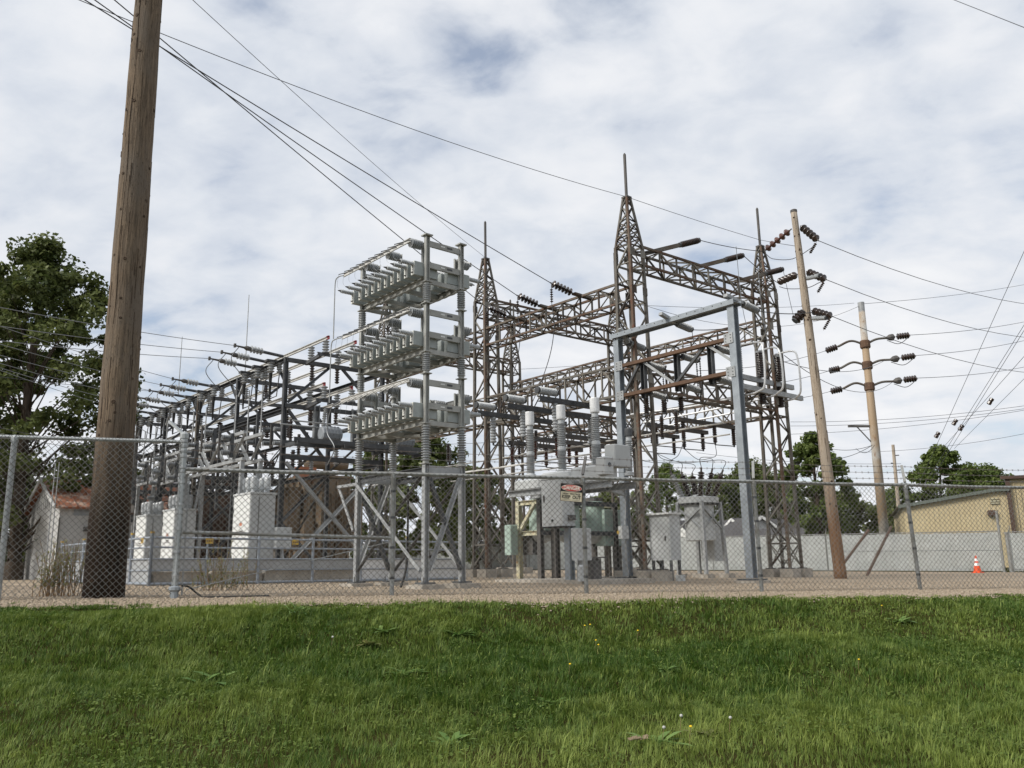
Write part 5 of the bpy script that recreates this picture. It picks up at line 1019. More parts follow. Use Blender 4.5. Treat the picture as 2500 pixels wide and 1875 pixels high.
for i in range(12):
    a = 1.0 + i * .95; barswitch(cp(a, .45 + .1 * (i % 2), 3.9 + .12 * (i % 3)), '%s bar switch standing behind the pale truss' % ORD[i], 'porcelain_mid' if i % 3 else 'porcelain', group='bar switches behind the truss')
for i in range(11):
    a = 7.4 + i * .62; barswitch(cp(a, -.9 - .5 * (i % 2), 2.35 + .30 * (i % 3)), '%s bar switch clustered above the far cabinets' % ORD[i], group='bar switches above the far cabinets')
for i in range(6):
    a = 8.8 + i * .8; p = cp(a, -1.1, 0); b = MB(); b.bar(Vector((p.x, p.y, .3)), Vector((p.x, p.y, 3.2)), .07); tag(b.build('switch_post', 'lattice' if i % 2 else 'galv_dark', loc=p), '%s thin post among the far bar switches' % ORD[i], 'post', 'thin posts among the switches')
    s = p + Zd * 2.6; b = MB(); b.gbox(s + Vd * .1, .3, .4, .45); tag(b.build('switch_housing', 'brown_paint' if i % 2 else 'dark_steel', loc=s), '%s dark switch housing above the far cabinets' % ORD[i], 'switch housing', 'dark switch housings')
for i in range(8):
    a = .3 + i * 1.5; p = cp(a, DV + .2 - (i % 3) * .7, 3.5); post_ins(p, p + Zd * .62, '%s low post insulator inside the bus structure' % ORD[i], 7, .05, .09, 'porcelain' if i % 2 else 'porcelain_dark', group='low post insulators')
# platform with three voltage units between the near columns
pl = thing('equipment_platform', 'steel platform of channels at the near end of the bus structure', 'platform', cp(-.5, 1.5, 3.85))
for a in (-.15, -.85): b = MB(); b.channel(cp(a, -.1, 3.80), cp(a, 4.3, 3.80), .08, .13); b.build('channel', 'galv_dark', pl); b = MB(); b.tube([cp(a - .1, -.2, 4.28), cp(a - .1, 4.4, 4.28)], .022, 6); b.build('tube', 'galv', pl)
for b_ in (.0, 1.4, 2.8, 4.2): b = MB(); b.channel(cp(.0, b_, 3.72), cp(-.95, b_, 3.72), .06, .1); b.build('cross_channel', 'galv_dark', pl)
for b_ in (.95, 2.15, 3.35): b = MB(); b.channel(cp(-.05, b_, 3.8), cp(-.05, b_, 4.95), .12, .16, .014, Vd); b.build('upright', 'galv', pl)
for i, b_ in enumerate((1.15, 2.35, 3.55)):
    c = cp(-.5, b_, 4.08); t = thing('voltage_transformer', '%s of the three dark grey finned units on the platform' % ('first', 'middle', 'last')[i], 'transformer', c, 'finned units on the platform'); b = MB(); b.lathe(c - Vd * .30, Vd, [(0, .15), (.02, .20), (.12, .215), (.2, .215), (.46, .215), (.58, .2), (.62, .14)], 10); b.build('body', 'polymer', t)
    b = MB()
    for k in range(5): b.lathe(c - Vd * (.2 - k * .1), Vd, [(0, .232), (.025, .232)], 10)
    b.build('fins', 'polymer', t); b = MB(); q = c + Zd * .2 - Vd * .22; b.sheds(q, q + Zd * .5 + Vd * .06, .04, .065, 8, 10); b.build('bushing', 'porcelain', t)
# lightning rods standing over the structure
for px, y0, y1, Y, w in ((598, 720, 912, 25.2, 'over the near feeders'), (435, 822, 965, 30, 'over the far feeders'), (125, 1130, 1240, 24.0, 'left of the wooden pole'), (134, 1128, 1240, 24.3, 'just left of the wooden pole')):
    p = at(px, y1, Y); q = at(px + (y0 - y1) * -.01, y0, Y); q.x, q.y = p.x, p.y; 
    if px < 200: p.z = zg(p.x, p.y)
    b = MB(); b.tube([p, q], [.018, .012], 6); tag(b.build('lightning_rod', 'galv', loc=p), 'thin upright rod %s' % w, 'rod')
# droppers and control cables inside the structure
for i in range(12):
    p = cp(.7 + i * 1.0, .55 + .75 * (i % 3), 4.62 - .25 * (i % 2)); post_ins(p, p - Zd * .62, '%s dark dropper inside the bus structure' % ORD[i], 7, .04, .07, 'porcelain_dark', .05, 'dark_steel', name='hanging_insulator', group='dark droppers inside the bus structure', n=10)
for i in range(12):
    p = cp(.5 + i * 1.02, .3 + .8 * ((i * 2) % 3), 4.0); q = cp(.9 + i * 1.02, -.6, 2.7 + .25 * (i % 3)); b = MB(); b.tube(bez([p, p.lerp(q, .4) - Zd * .5, q - Zd * .25, q], 7), .016, 5); tag(b.build('control_cable', 'rubber', loc=p), '%s black cable loop inside the bus structure' % ORD[i], 'cable', 'black cable loops')
for i in range(9):
    p = cp(.9 + i * 1.35, -.35, 0); b = MB(); b.channel(Vector((p.x, p.y, 2.2)), Vector((p.x, p.y, 4.75 - .3 * (i % 2))), .07, .07, .01, Ud); tag(b.build('switch_upright', 'galv_dark', loc=Vector((p.x, p.y, 2.2))), '%s dark upright between the front columns of the bus structure' % ORD[i], 'post', 'dark uprights of the bus structure')

# ---------------------------------------------------------------- poles
def wood_pole(base, top, r0, r1, mt, label, knots=40, low=None, name='utility_pole'):
    t = thing(name, label, 'utility pole', base); n = 40; b = MB(); pts = []; rs = []
    for i in range(n + 1):
        f = i / n; pts.append(base.lerp(top, f) - (Zd * .15 if i == 0 else Vector())); rs.append((r0 + (r1 - r0) * f) * (1 + .012 * math.sin(f * 31) + .01 * math.sin(f * 77 + 1)))
    k = int(n * low[0]) if low else 0
    if k: MB().tube(pts[:k + 1], rs[:k + 1], 20, False).build('treated_butt', low[1], t, smooth=True)
    b.tube(pts[k:], rs[k:], 20).build('shaft', mt, t, smooth=True); random.seed(len(label)); q = MB(); c = MB()
    for i in range(knots):
        f = random.random(); an = random.uniform(0, 6.28); p = base.lerp(top, f); r = r0 + (r1 - r0) * f; d = Vector((math.cos(an), math.sin(an), 0)); s = random.uniform(.012, .026)
        q.lathe(p + d * (r - .012), d, [(0, s * 1.7), (.012, s * 1.5), (.018, s), (.014, s * .6)], 8)
    for i in range(int(knots * 1.2)):
        f = random.random() * .97; an = random.uniform(0, 6.28); ln = random.uniform(.15, .9); p = base.lerp(top, f); r = r0 + (r1 - r0) * f; d = Vector((math.cos(an), math.sin(an), 0)); e = base.lerp(top, min(1, f + ln / (top - base).length)); c.bar(p + d * (r - .002), e + d * (r - .004), .007, .007)
    o = q.build('knot', 'wood_knot', t); o['kind'] = 'stuff'; o = c.build('crack', 'wood_knot', t); o['kind'] = 'stuff'; return t
b0 = at(252, 1462, 12.55); b0.z = zg(b0.x, b0.y); t0 = at(366, -40, 12.55); 
t0 = b0 + (t0 - b0) * 1.25
bpole = wood_pole(b0, t0, .285, .19, 'big_pole_wood', 'thick brown wooden utility pole standing just behind the fence', 110, None)
dc = Vector((-.22, -.975, 0)); cr_ = MB(); cr_.tube([b0.lerp(t0, f) + dc * (.285 - .095 * f + .001) + Vector((.012 * math.sin(f * 40) + .02 * f, 0, 0)) for f in np.linspace(.32, .99, 40)], [.004 + .006 * k / 40 for k in range(40)], 5); cr_.build('long_crack', 'wood_knot', bpole)
b1 = at(2052, 1402, 25); b1.z = zg(b1.x, b1.y); t1_ = at(1938, 517, 25)
wp = wood_pole(b1, t1_, .178, .098, 'right_pole_wood', 'grey-brown wooden pole with black insulator strings beside the rusty tower', 60, None); MB().lathe(t1_ - Zd * .02, (t1_ - b1), [(0, .108), (.07, .108), (.09, .08)], 14).build('pole_cap', 'dark_steel', wp)
def onpole(py, b, t):       # point on a pole's axis at a photo height
    f = (py - 1402) / (517 - 1402); return b.lerp(t, f)
WIRES = []
def wire(name_label, a, b, sag=.1, r=.009, mt='conductor_dark', group=None, n=16):
    tag(MB().tube(sagline(a, b, sag, n), r, 5).build('overhead_wire', mt, loc=a), name_label, 'wire', group)
RS = []
for i, (py, lx, ly, rx, ry) in enumerate([(558, 1865, 614, 1999, 588), (676, 1898, 690, 2018, 683), (775, 1940, 780, 2033, 773)]):
    c = onpole(py, b1, t1_); lv = ('top', 'middle', 'lowest')[i]
    r_ = at(rx, ry, 24.2); s = c + Vector((.14, -.04, .03)); string(s, r_, '%s black insulator string on the right of the grey-brown pole' % lv, 5, .125, 'porcelain_dark', group='insulator strings on the wooden pole'); RS.append(r_)
    if i < 2: l_ = at(lx, ly, 26.2); string(c + Vector((-.12, .05, -.03)), l_, '%s brown insulator string on the left of the grey-brown pole' % lv, 5, .125, 'porcelain_dark' if i else 'porcelain_brown', group='insulator strings on the wooden pole'); RS.append(l_)
    else: e = at(1940, 784, 25.0); post_ins(c + Vector((-.1, 0, 0)), e, 'fat black pin insulator on the left of the grey-brown pole', 3, .10, .16, 'porcelain_dark', .03)
    if i: s = onpole(py + 16 if i == 1 else py + 18, b1, t1_) + Vector((.12, -.05, 0)); e = at((2003, 2019)[i - 1], (672, 776)[i - 1], 24.3); post_ins(s, e, '%s pale polymer strut insulator on the right of the grey-brown pole' % ('upper', 'lower')[i - 1], 16, .055, .072, 'porcelain_light', .05, group='pale strut insulators')
    string(r_ + Vector((-.08, 0, -.05)), r_ + Vector((-.32, 0, -.42)), '%s slim dark surge insulator by the right-hand string of the pole' % lv, 6, .05, name='hanging_insulator', group='slim surge insulators on the pole')
jl = [at(1870, 620, 26.2), at(1888, 632, 26.1), at(1935, 632, 25.3), at(1980, 606, 24.4), at(1990, 595, 24.3)]
tag(MB().tube(bez(jl, 6), .012, 5).build('jumper_wire', 'conductor_dark', loc=jl[0]), 'drooping jumper behind the top of the grey-brown pole', 'wire')
jl = [at(1903, 700, 26.2), at(1925, 705, 25.9), at(1970, 703, 25.2), at(2000, 690, 24.5), at(2014, 684, 24.3)]
tag(MB().tube(bez(jl, 6), .012, 5).build('jumper_wire', 'conductor_dark', loc=jl[0]), 'drooping jumper by the middle strings of the grey-brown pole', 'wire')
for (a, b, w) in (((2037, 1402), (2120, 1295), 'nearest the grey-brown pole'), ((2116, 1402), (2176, 1286), 'right of the other')):
    p = at(*a, 30); p.z = zg(p.x, p.y); q = at(*b, 31.5); tag(MB().tube([p, q], .05, 8).build('guy_guard', 'brown_paint', loc=p), 'dark slanted guy guard pole in the gravel, %s' % w, 'guy guard', 'slanted guy guards')
# rust-streaked steel pole with six curved arms
sb_ = at(2168, 1392, 46); sb_.z = zg(sb_.x, sb_.y) - .1; st_ = at(2102, 742, 46)
sp = thing('steel_pole', 'rust-streaked steel pole with three pairs of curved arms beyond the far fence', 'utility pole', sb_)
MB().tube([sb_, sb_.lerp(st_, .5), st_], [.27, .225, .17], 18).build('shaft', 'steel_pole', sp, smooth=True); MB().lathe(st_, (st_ - sb_), [(-.5, .175), (.0, .185), (.08, .185), (.1, .1)], 14).build('cap', 'galv', sp)
SPW = []
def onsp(py): return sb_.lerp(st_, (py - 1392) / (742 - 1392))
for i, py in enumerate((847, 900, 953)):
    c = onsp(py); lv = ('top', 'middle', 'lowest')[i]; b = MB(); b.lathe(c - Zd * .2, Zd, [(0, .25), (.05, .28), (.4, .28), (.45, .25)], 12); b.build('collar', 'rust_beam', sp)
    for s, (ex, ey), (gx, gy_) in ((-1, ((2046, 846), (2052, 899), (2058, 949))[i], ((2014, 857), (2022, 906), (2026, 956))[i]), (1, ((2165, 825), (2175, 878), (2182, 931))[i], ((2222, 818), (2236, 868), (2240, 923))[i])):
        e = at(ex, ey, 46); m = c.lerp(e, .5) + Zd * (.28 if s < 0 else .12); b = MB(); b.tube(bez([c, m, e], 6), .065, 8); b.build('arm', 'lattice', sp)
        g = at(gx, gy_, 46); e2 = e.lerp(g, .38) if s > 0 else e; 
        if s > 0: b = MB(); b.lathe(e - (g - e).normalized() * .05, (e2 - e), [(0, .06), (.2, .18), (.4, .2), ((e2 - e).length, .05)], 8); b.build('arm_end', 'dark_steel', sp)
        string(e2, g, '%s black insulator string on the %s arm of the steel pole' % (lv, 'left' if s < 0 else 'right'), 5, .19, group='insulator strings on the steel pole'); SPW.append(g)
        if s > 0: tag(MB().tube(bez([e - Zd * .15, e.lerp(g, .5) - Zd * .42, g - Zd * .05], 6), .02, 5).build('jumper_wire', 'conductor_dark', loc=e), '%s jumper slung under the right-hand string of the steel pole' % lv, 'wire')
c = onsp(1053); b = MB(); b.bar(c + Vector((-.2, 0, .1)), c + Vector((-1.4, 0, .12)), .12, .12); b.build('crossarm', 'dark_steel', sp); b = MB(); b.bar(c + Vector((-.2, 0, -.8)), c + Vector((-.9, 0, .06)), .05); b.build('crossarm_brace', 'dark_steel', sp)
# far thin pole
fb0 = at(2200, 1320, 75); fb0.z = zg(fb0.x, fb0.y); ft = at(2180, 1086, 75); fpz = thing('far_pole', 'thin dark pole far beyond the steel pole', 'utility pole', fb0); MB().tube([fb0, ft], [.2, .14], 8).build('shaft', 'wood_grey', fpz)
for px, py, dx in ((2186, 1112, 9), (2184, 1131, -9), (2190, 1148, 9)): p = at(px, py, 75); MB().bar(p, p + Vector((dx * .036, 0, .02)), .08).build('crossarm', 'dark_steel', fpz)

# ---------------------------------------------------------------- overhead wires
for i, (top, w) in enumerate(((at(238, 0, 14), 'nearest the tallest tower'), (at(258, 0, 14.2), 'in the middle of the upper girder'), (at(302, 0, 14.4), 'by the tower right of the rack'))):
    a = STR_END[i]; d = top - a; wire('long conductor ending at the black string %s' % w, a, a + d * 1.8, .16, .0125, group='conductors to the upper girder')
wire('shield wire sloping from the upper left to the tallest tower', Vector((*TW['T1'], ZA + .03)), at(150, -18, 13), .25, .008)
wire('shield wire between the tallest tower and the tower by the wooden pole', Vector((*TW['T1'], ZA + .03)), Vector((TW['T3'][0], TW['T3'][1], ZA + .25)), .03, .008)
wire('short guy from the tower mast to the wooden pole', Vector((TW['T3'][0], TW['T3'][1], ZA + .25)), onpole(608, b1, t1_), .01, .009)
wire('thin shield wire from the top edge to the tower right of the rack', Vector((*TW['T2'], ZA + .05)), at(462, -8, 12), .12, .006)
ends_l = [(0, 734), (0, 780), (0, 816), (0, 782), (0, 826), (0, 853), (0, 873), (0, 884), (0, 890)]
for i, e in enumerate(ends_l):
    a = DE[i]; q = at(e[0], e[1], 17 + .35 * i if i < 3 else 19 + .3 * i); wire('%s feeder wire running left from the bus structure' % ORD[i], a, a + (q - a) * 1.8, .15, .0085, 'conductor', 'feeder wires on the left')
a = at(435, 958, 30); wire('low horizontal wire behind the wooden pole', a, a + (at(0, 918, 26) - a) * 1.1, .08, .008)
wire('low slack wire ending at the fence by the big tree', at(470, 1120, 26), at(-20, 1040, 25), .1, .008); wire('drooping wire behind the big tree trunk', at(330, 1110, 27), at(-20, 1053, 27), .1, .008)
for i, (s, e, Y2) in enumerate(((RS[0], (2520, 678), 36), (RS[2], (2520, 758), 36), (RS[4], (2520, 842), 36))):
    q = at(e[0], e[1], Y2); wire('%s conductor sagging right from the wooden pole' % ('top', 'middle', 'lowest')[i], s, s + (q - s) * 2.0, 1.3, .011, group='conductors right of the wooden pole')
for i, (s, e) in enumerate(((SPW[1], (2520, 766)), (SPW[3], (2520, 811)), (SPW[5], (2520, 876)))): wire('%s conductor rising right from the steel pole' % ('top', 'middle', 'lowest')[i], s, s + (at(e[0], e[1], 60) - s) * 1.7, .5, .016, group='conductors right of the steel pole')
wire('shield wire from the steel pole cap to the right', st_, st_ + (at(2520, 676, 60) - st_) * 1.7, .5, .013)
for i, (s, e, Y) in enumerate(((SPW[0], (1700, 905), 34), (SPW[2], (1700, 950), 34), (SPW[4], (1700, 985), 34))): wire('%s conductor running left from the steel pole into the bay' % ('top', 'middle', 'lowest')[i], s, at(e[0], e[1], Y), .25, .013, group='conductors left of the steel pole')
wire('faint shield wire from the steel pole towards the towers', at(2085, 740, 46), at(1560, 745, 36), .2, .01); wire('faint lower wire from the steel pole towards the portal', at(2098, 747, 46), at(1545, 735, 34), 1.2, .01)
wire('dark wire crossing from the tower to the lowest arm', at(1915, 868, 27.4), at(2180, 932, 46), .9, .013)
wire('slack wire behind the wooden pole to the lowest arm', at(1910, 882, 28), at(2160, 880, 46), .5, .013)
s = BAR_END[0]; wire('conductor from the first barrel insulator to the pole string', s, RS[1], .05, .012); s = BAR_END[1]; wire('conductor from the middle barrel insulator to the pole string', s, RS[3], .05, .012); s = BAR_END[2]; wire('thin conductor from the last barrel insulator to the black pin insulator', s, at(1938, 775, 25.0), .05, .009)
for k, (f, px) in enumerate(((.55, 0), (.42, 0))):
    a = BAR_END[k].lerp(RS[1 + 2 * k], f); tag(MB().tube(bez([a, a - Zd * 1.2 + Vector((.02, 0, 0)), a - Zd * 2.4 + Vector((.1, 0, 0)), a - Zd * 3.4 + Vector((.35, 0, 0))]), .010, 5).build('dropper_wire', 'conductor', loc=a), '%s dropper hanging from a conductor between the tall towers' % ORD[k], 'wire')
for i, (p, q, Y0, Y1) in enumerate([((2240, 1190), (2520, 570), 60, 38), ((2255, 1185), (2520, 762), 62, 40), ((2262, 1190), (2520, 775), 64, 40), ((2305, 1090), (2520, 848), 62, 42), ((2330, 1095), (2520, 905), 70, 48)]):
    wire('%s guy wire slanting up to the right edge' % ORD[i], at(*p, Y0), at(*p, Y0) + (at(*q, Y1) - at(*p, Y0)) * 1.9, .0, .014, group='slanting guy wires')
for i, (px, py, Y) in enumerate(((2288, 1062, 56), (2331, 1031, 56), (2346, 1044, 57), (2418, 980, 52))):
    p = at(px, py, Y); d = Vector((.5, -.3, .8)).normalized(); b = MB(); b.lathe(p - d * .22, d, [(0, .08), (.03, .14), (.2, .14), (.24, .10), (.28, .14), (.42, .14), (.45, .08)], 10); tag(b.build('guy_insulator', 'porcelain_dark', loc=p), '%s black strain insulator on the slanting guy wires' % ('lowest', 'left of the close pair,', 'right of the close pair,', 'highest')[i], 'insulator', 'guy strain insulators')
for i, (p, q, Y) in enumerate([((1930, 1030), (2520, 988), 58), ((1930, 1040), (2520, 995), 58), ((1930, 1060), (2520, 998), 60), ((2100, 1104), (2520, 1055), 66), ((1700, 1105), (2200, 1132), 66), ((2090, 1095), (2135, 1087), 46), ((1990, 1083), (2130, 1087), 46), ((1990, 1118), (2128, 1088), 46)]):
    wire('%s low background wire beyond the far fence' % ORD[i], at(*p, Y), at(*q, Y - 6), .3, .014, group='background wires')
_a, _b = at(2330, 0, 20), at(2520, 75, 16); wire('wire cutting the top right corner', _a + (_a - _b) * 6, _b + (_b - _a) * 4, .0, .009)
for i, (p, q, Y) in enumerate([((560, 1082), (1240, 1078), 48), ((1180, 905), (1760, 858), 56), ((1280, 958), (1420, 925), 52)]): wire('%s faint wire far behind the towers' % ORD[i], at(*p, Y), at(*q, Y), .2, .012, group='faint far wires')

# ---------------------------------------------------------------- far slatted fence
def ground_pt(x, y): return Vector((x, y, zg(x, y)))
def slat_fence(A, B, h, label, gap=3.05, seed=0):
    A, B = ground_pt(*A), ground_pt(*B); d = B - A; d.z = 0; L_ = d.length; e = d.normalized(); nn = Vector((e.y, -e.x, 0)); n = max(1, round(L_ / gap)); t = thing('slatted_fence', label, 'fence', A, 'slatted fences around the yard')
    def q(s, z): w = A + e * s; return Vector((w.x, w.y, zg(w.x, w.y) + z))
    for i in range(n + 1):
        s = L_ * i / n; b = MB(); b.cyl(q(s, -.1), q(s, h + .03), .032, 8); b.build('post', 'fence_pipe', t); b = MB(); b.bar(q(s, h), q(s, h + .26) + e * .10 + nn * .1, .03); b.build('barb_arm', 'fence_pipe', t)
        if i < n: b = MB(); b.tube([q(s, h), q(L_ * (i + 1) / n, h)], .022, 7); b.build('top_rail', 'fence_pipe', t)
    w = .055; k = int(L_ / w); s = (np.arange(k) + .5) * w; r = np.random.default_rng(seed); x = A.x + e.x * s; y = A.y + e.y * s; z = zg(x, y); tw = r.normal(0, .12, k); hs = h - .05 + r.normal(0, .012, k)
    hx = e.x * w * .46; hy = e.y * w * .46; V = np.zeros((k, 4, 3))
    for j, (sg_, up) in enumerate(((-1, 0), (1, 0), (1, 1), (-1, 1))): V[:, j, 0] = x + sg_ * (hx + nn.x * tw * .02); V[:, j, 1] = y + sg_ * (hy + nn.y * tw * .02); V[:, j, 2] = z + .05 + up * (hs - .05)
    Fq = np.arange(k * 4).reshape(k, 4); V2 = V - np.array([nn.x, nn.y, 0]) * .008; V = np.concatenate([V.reshape(-1, 3), V2.reshape(-1, 3)]); Fq = np.concatenate([Fq, Fq[:, ::-1] + k * 4, np.stack([Fq[:, 0], Fq[:, 3], Fq[:, 3] + k * 4, Fq[:, 0] + k * 4], 1)])
    o = link('slats', npmesh('slats', V, Fq, 'slat'), t); o['kind'] = 'stuff'
    Vm, Fm = chain_mesh(A + nn * .03, Vector((B.x, B.y, zg(B.x, B.y))) + nn * .03, h - .03, .085, .0042); o = link('chain_link_mesh', npmesh('chain_link_mesh', Vm, Fm, 'chain_link'), t); o['kind'] = 'stuff'
    return t, q, L_, e, nn
FA, FB, FC_ = (-14.0, 64.0), (22.1, 38.75), (25.5, 36.4)
slat_fence(FA, (15.8, 43.2), 1.83, 'long slatted chain-link fence across the back of the yard', seed=1)
t, q, L_, e, nn = slat_fence((15.8, 43.2), FB, 1.83, 'slatted fence panel with a mid rail behind the traffic cone', 6.4, seed=2)
b = MB(); b.tube([q(.1, .98), q(L_ - .1, .98)], .022, 6); b.build('mid_rail', 'fence_pipe_pale', t)
gp_ = ground_pt(*FB); b = MB(); b.cyl(gp_ - Zd * .1, gp_ + Zd * 2.75, .055, 10); b.cyl(gp_ + e * .28 - Zd * .1, gp_ + e * .28 + Zd * 1.75, .075, 10); b.lathe(gp_ + e * .28 + Zd * 1.72, Zd, [(0, .1), (.05, .1)], 8); tag(b.build('gate_post', 'fence_pipe', loc=gp_), 'tall gate post beside the traffic cone', 'post')
gA = Vector((*FB, 0)) + e * .36; g_, q2, l2, e2, n2 = slat_fence((gA.x, gA.y), (gA.x + e.x * 5, gA.y + e.y * 5), 1.78, 'slatted gate leaf at the right edge of the yard', 5, seed=3)
b = MB(); b.tube([q2(.04, .12), q2(4.9, .12)], .025, 7); b.build('bottom_rail', 'fence_pipe_pale', g_); b = MB(); b.tube([q2(.04, .12), q2(.04, 1.78)], .025, 7); b.build('gate_stile', 'fence_pipe_pale', g_)
slat_fence((-33.0, 41.0), FA, 1.83, 'slatted fence behind the small control building', seed=4)
slat_fence((-24.5, 24.5), (-33, 41), 1.83, 'slatted fence at the far left beside the big tree', seed=5)
# traffic cone
cp_ = at(2387, 1398, 36.2); cp_.z = zg(cp_.x, cp_.y); cn = thing('traffic_cone', 'orange traffic cone with two white bands in front of the slatted fence', 'traffic cone', cp_)
MB().cbox(cp_ + Zd * .02, (.38, .38, .04), G3, .01).build('base', 'cone_orange', cn)
for z0, z1, m_ in ((.04, .30, 'cone_orange'), (.30, .42, 'cone_white'), (.42, .49, 'cone_orange'), (.49, .60, 'cone_white'), (.60, .72, 'cone_orange')):
    r = lambda z: .155 * (1 - z / .80) + .01; MB().lathe(cp_ + Zd * z0, Zd, [(0, r(z0)), (z1 - z0, r(z1))], 16).build('band' if m_ == 'cone_white' else 'body', m_, cn)

# ---------------------------------------------------------------- yellow metal building
Y0 = at(2212, 1300, 56); ye = Vector((.93, -.37, 0)).normalized(); yn = Vector((ye.y, -ye.x, 0)); zy = -.35
def yp(s, z, o=0.0): w = Y0 + ye * s + yn * o; return Vector((w.x, w.y, z))
zl, zr_ = at(2212, 1236, 56).z, 0
s_r = 5.4; pr_ = yp(s_r, 0); zr_ = at(2440, 1199, pr_.y).z
yb = thing('metal_building', 'yellow ribbed metal building with dark roof edge at the right', 'building', yp(0, zy))
def yslab(s0, z0a, s1, z1a, mt, nm, o0=0.0, th=.12, par=None, zb0=None):
    b = MB(); zb1 = zy if zb0 is None else zb0; f = [yp(s0, zb1, o0), yp(s1, zb1, o0), yp(s1, z1a, o0), yp(s0, z0a, o0)]; bk = [v - yn * th for v in f]; b.add(f + bk, [(0, 1, 2, 3), (7, 6, 5, 4), (0, 4, 5, 1), (1, 5, 6, 2), (2, 6, 7, 3), (3, 7, 4, 0)]); return b.build(nm, mt, par or yb)
w_ = yslab(0, zl, s_r, zr_, 'yellow_wall', 'wall'); w2 = yslab(s_r + .003, zr_, s_r + .72, zr_, 'yellow_wall', 'wall'); yslab(s_r + .86, zr_ + .75, s_r + 9, zr_ + .75, 'yellow_wall', 'wall', -.05)
b = MB(); s = .25
while s < s_r + 9:
    zt_ = (zl + (zr_ - zl) * s / s_r) if s < s_r else (zr_ if s < s_r + .8 else zr_ + .7); b.bar(yp(s, zy, .02), yp(s, zt_ - .12, .012), .05, .022, yn); s += .30
b.build('ribs', 'yellow_wall', w_)['kind'] = 'stuff'
b = MB(); b.bar(yp(-.3, zl - .03, .12), yp(s_r, zr_ + .07, .12), .35, .20); b.bar(yp(s_r, zr_ + .07, .12), yp(s_r + .82, zr_ + .07, .12), .35, .20); b.build('roof_edge', 'green_trim', yb); b = MB(); b.bar(yp(s_r + .45, zr_ + .82, .12), yp(s_r + 9.2, zr_ + .82, .12), .4, .2); b.build('roof_edge', 'brown_trim', yb)
b = MB(); b.bar(yp(s_r + .79, zy, .08), yp(s_r + .79, zr_ + .75, .08), .22, .2, yn); b.build('downspout', 'brown_trim', yb)
b = MB(); vs_ = [yp(-.3, zl + .02), yp(s_r, zr_ + .12), yp(s_r + 9, zr_ + .12), yp(s_r + 9, zr_ + .12, -16), yp(s_r, zr_ + .12, -16), yp(-.3, zl + .02, -16)]; b.add(vs_, [(0, 1, 4, 5), (1, 2, 3, 4)]); b.build('roof', 'seam_roof', yb); yslab(0, zl, .12, zl, 'yellow_wall', 'side_wall', -.121, 15)
b = MB(); c = yp(5.35, at(2440, 1223, 54).z, .06); 
for k in range(3): b.box(c + Zd * (.14 * (k - 1)), (.5, .08, .07), (ye, yn, Zd))
b.build('vent_louvre', 'cream_frame', yb); b = MB(); c = yp(5.1, at(2432, 1252, 54).z, .14); b.cbox(c, (.5, .28, .34), (ye, yn, Zd), .05); b.build('wall_lamp', 'brown_trim', yb)

# ---------------------------------------------------------------- small control building with rusted roof
K1 = at(130, 1418, 30); K1.z = zg(K1.x, K1.y); ze, za, lu, lv_ = K1.z + 2.65, K1.z + 3.75, 5.0, 4.6
sb2 = thing('control_building', 'small grey rendered building with a rusted metal roof beside the wooden pole', 'building', K1)
def kp(a, b, z): return gp(K1, a, b, z)
b = MB(); zf = K1.z - .1; pts = [kp(0, 0, zf), kp(lu, 0, zf), kp(lu, 0, ze), kp(lu / 2, 0, za - .08), kp(0, 0, ze)]; bk = [p + Vd * lv_ for p in pts]; b.add(pts + bk, [(0, 1, 2, 3, 4), (9, 8, 7, 6, 5), (0, 4, 9, 5), (1, 6, 7, 2)]); b.build('wall', 'wall_grey', sb2)
for s in (0, 1):
    a0, a1 = (-.22, lu / 2) if s == 0 else (lu + .22, lu / 2); zo_ = ze - .10; b = MB(); f = [kp(a0, -.2, zo_), kp(a0, lv_ + .2, zo_), kp(a1, lv_ + .2, za), kp(a1, -.2, za)]; b.add(f + [v - Zd * .07 for v in f], [(0, 1, 2, 3), (7, 6, 5, 4), (0, 4, 5, 1), (1, 5, 6, 2), (2, 6, 7, 3), (3, 7, 4, 0)]); rf = b.build('roof', 'rust_roof', sb2)
    for k in range(9): y_ = -.1 + k * (lv_ + .2) / 8; b = MB(); b.bar(kp(a0, y_, zo_ + .025), kp(a1, y_, za + .025), .035, .04); b.build('roof_seam', 'rust_roof', rf)
b = MB(); b.bar(kp(lu / 2, -.25, za + .03), kp(lu / 2, lv_ + .25, za + .03), .16, .06); b.build('ridge_cap', 'seam_roof', sb2); b = MB(); b.bar(kp(-.24, -.24, ze - .13), kp(lu / 2, -.24, za - .03), .05, .14); b.bar(kp(lu + .24, -.24, ze - .13), kp(lu / 2, -.24, za - .03), .05, .14); b.build('barge_board', 'wall_grey', sb2)
b = MB()
for k in range(14): x_ = .4 + k * (lu - .8) / 13; zt2 = ze + (za - ze) * (1 - abs(x_ - lu / 2) / (lu / 2)) - .12; b.bar(kp(x_, -.012, ze - .05), kp(x_, -.012, max(zt2, ze)), .03, .02)
b.build('gable_boards', 'wall_grey', sb2); b = MB(); b.gbox(kp(-.05, .95, 1.95), .10, .28, .16); b.build('wall_light', 'dark_steel', sb2); b = MB(); b.gbox(kp(-.01, .9, ze - .28), .03, .9, .22); b.build('dark_patch', 'polymer', sb2); b = MB(); b.gbox(kp(-.05, .0, 1.2), .04, .04, 2.3); b.build('downpipe', 'dark_steel', sb2)
q = kp(-.5, 2.6, 0); tag(MB().cbox(q + Zd * 1.15, (.5, .5, 2.1), G3, .02).build('pale_cabinet', 'grey_paint_light', loc=q), 'tall pale cabinet against the small building, half behind the wooden pole', 'cabinet')
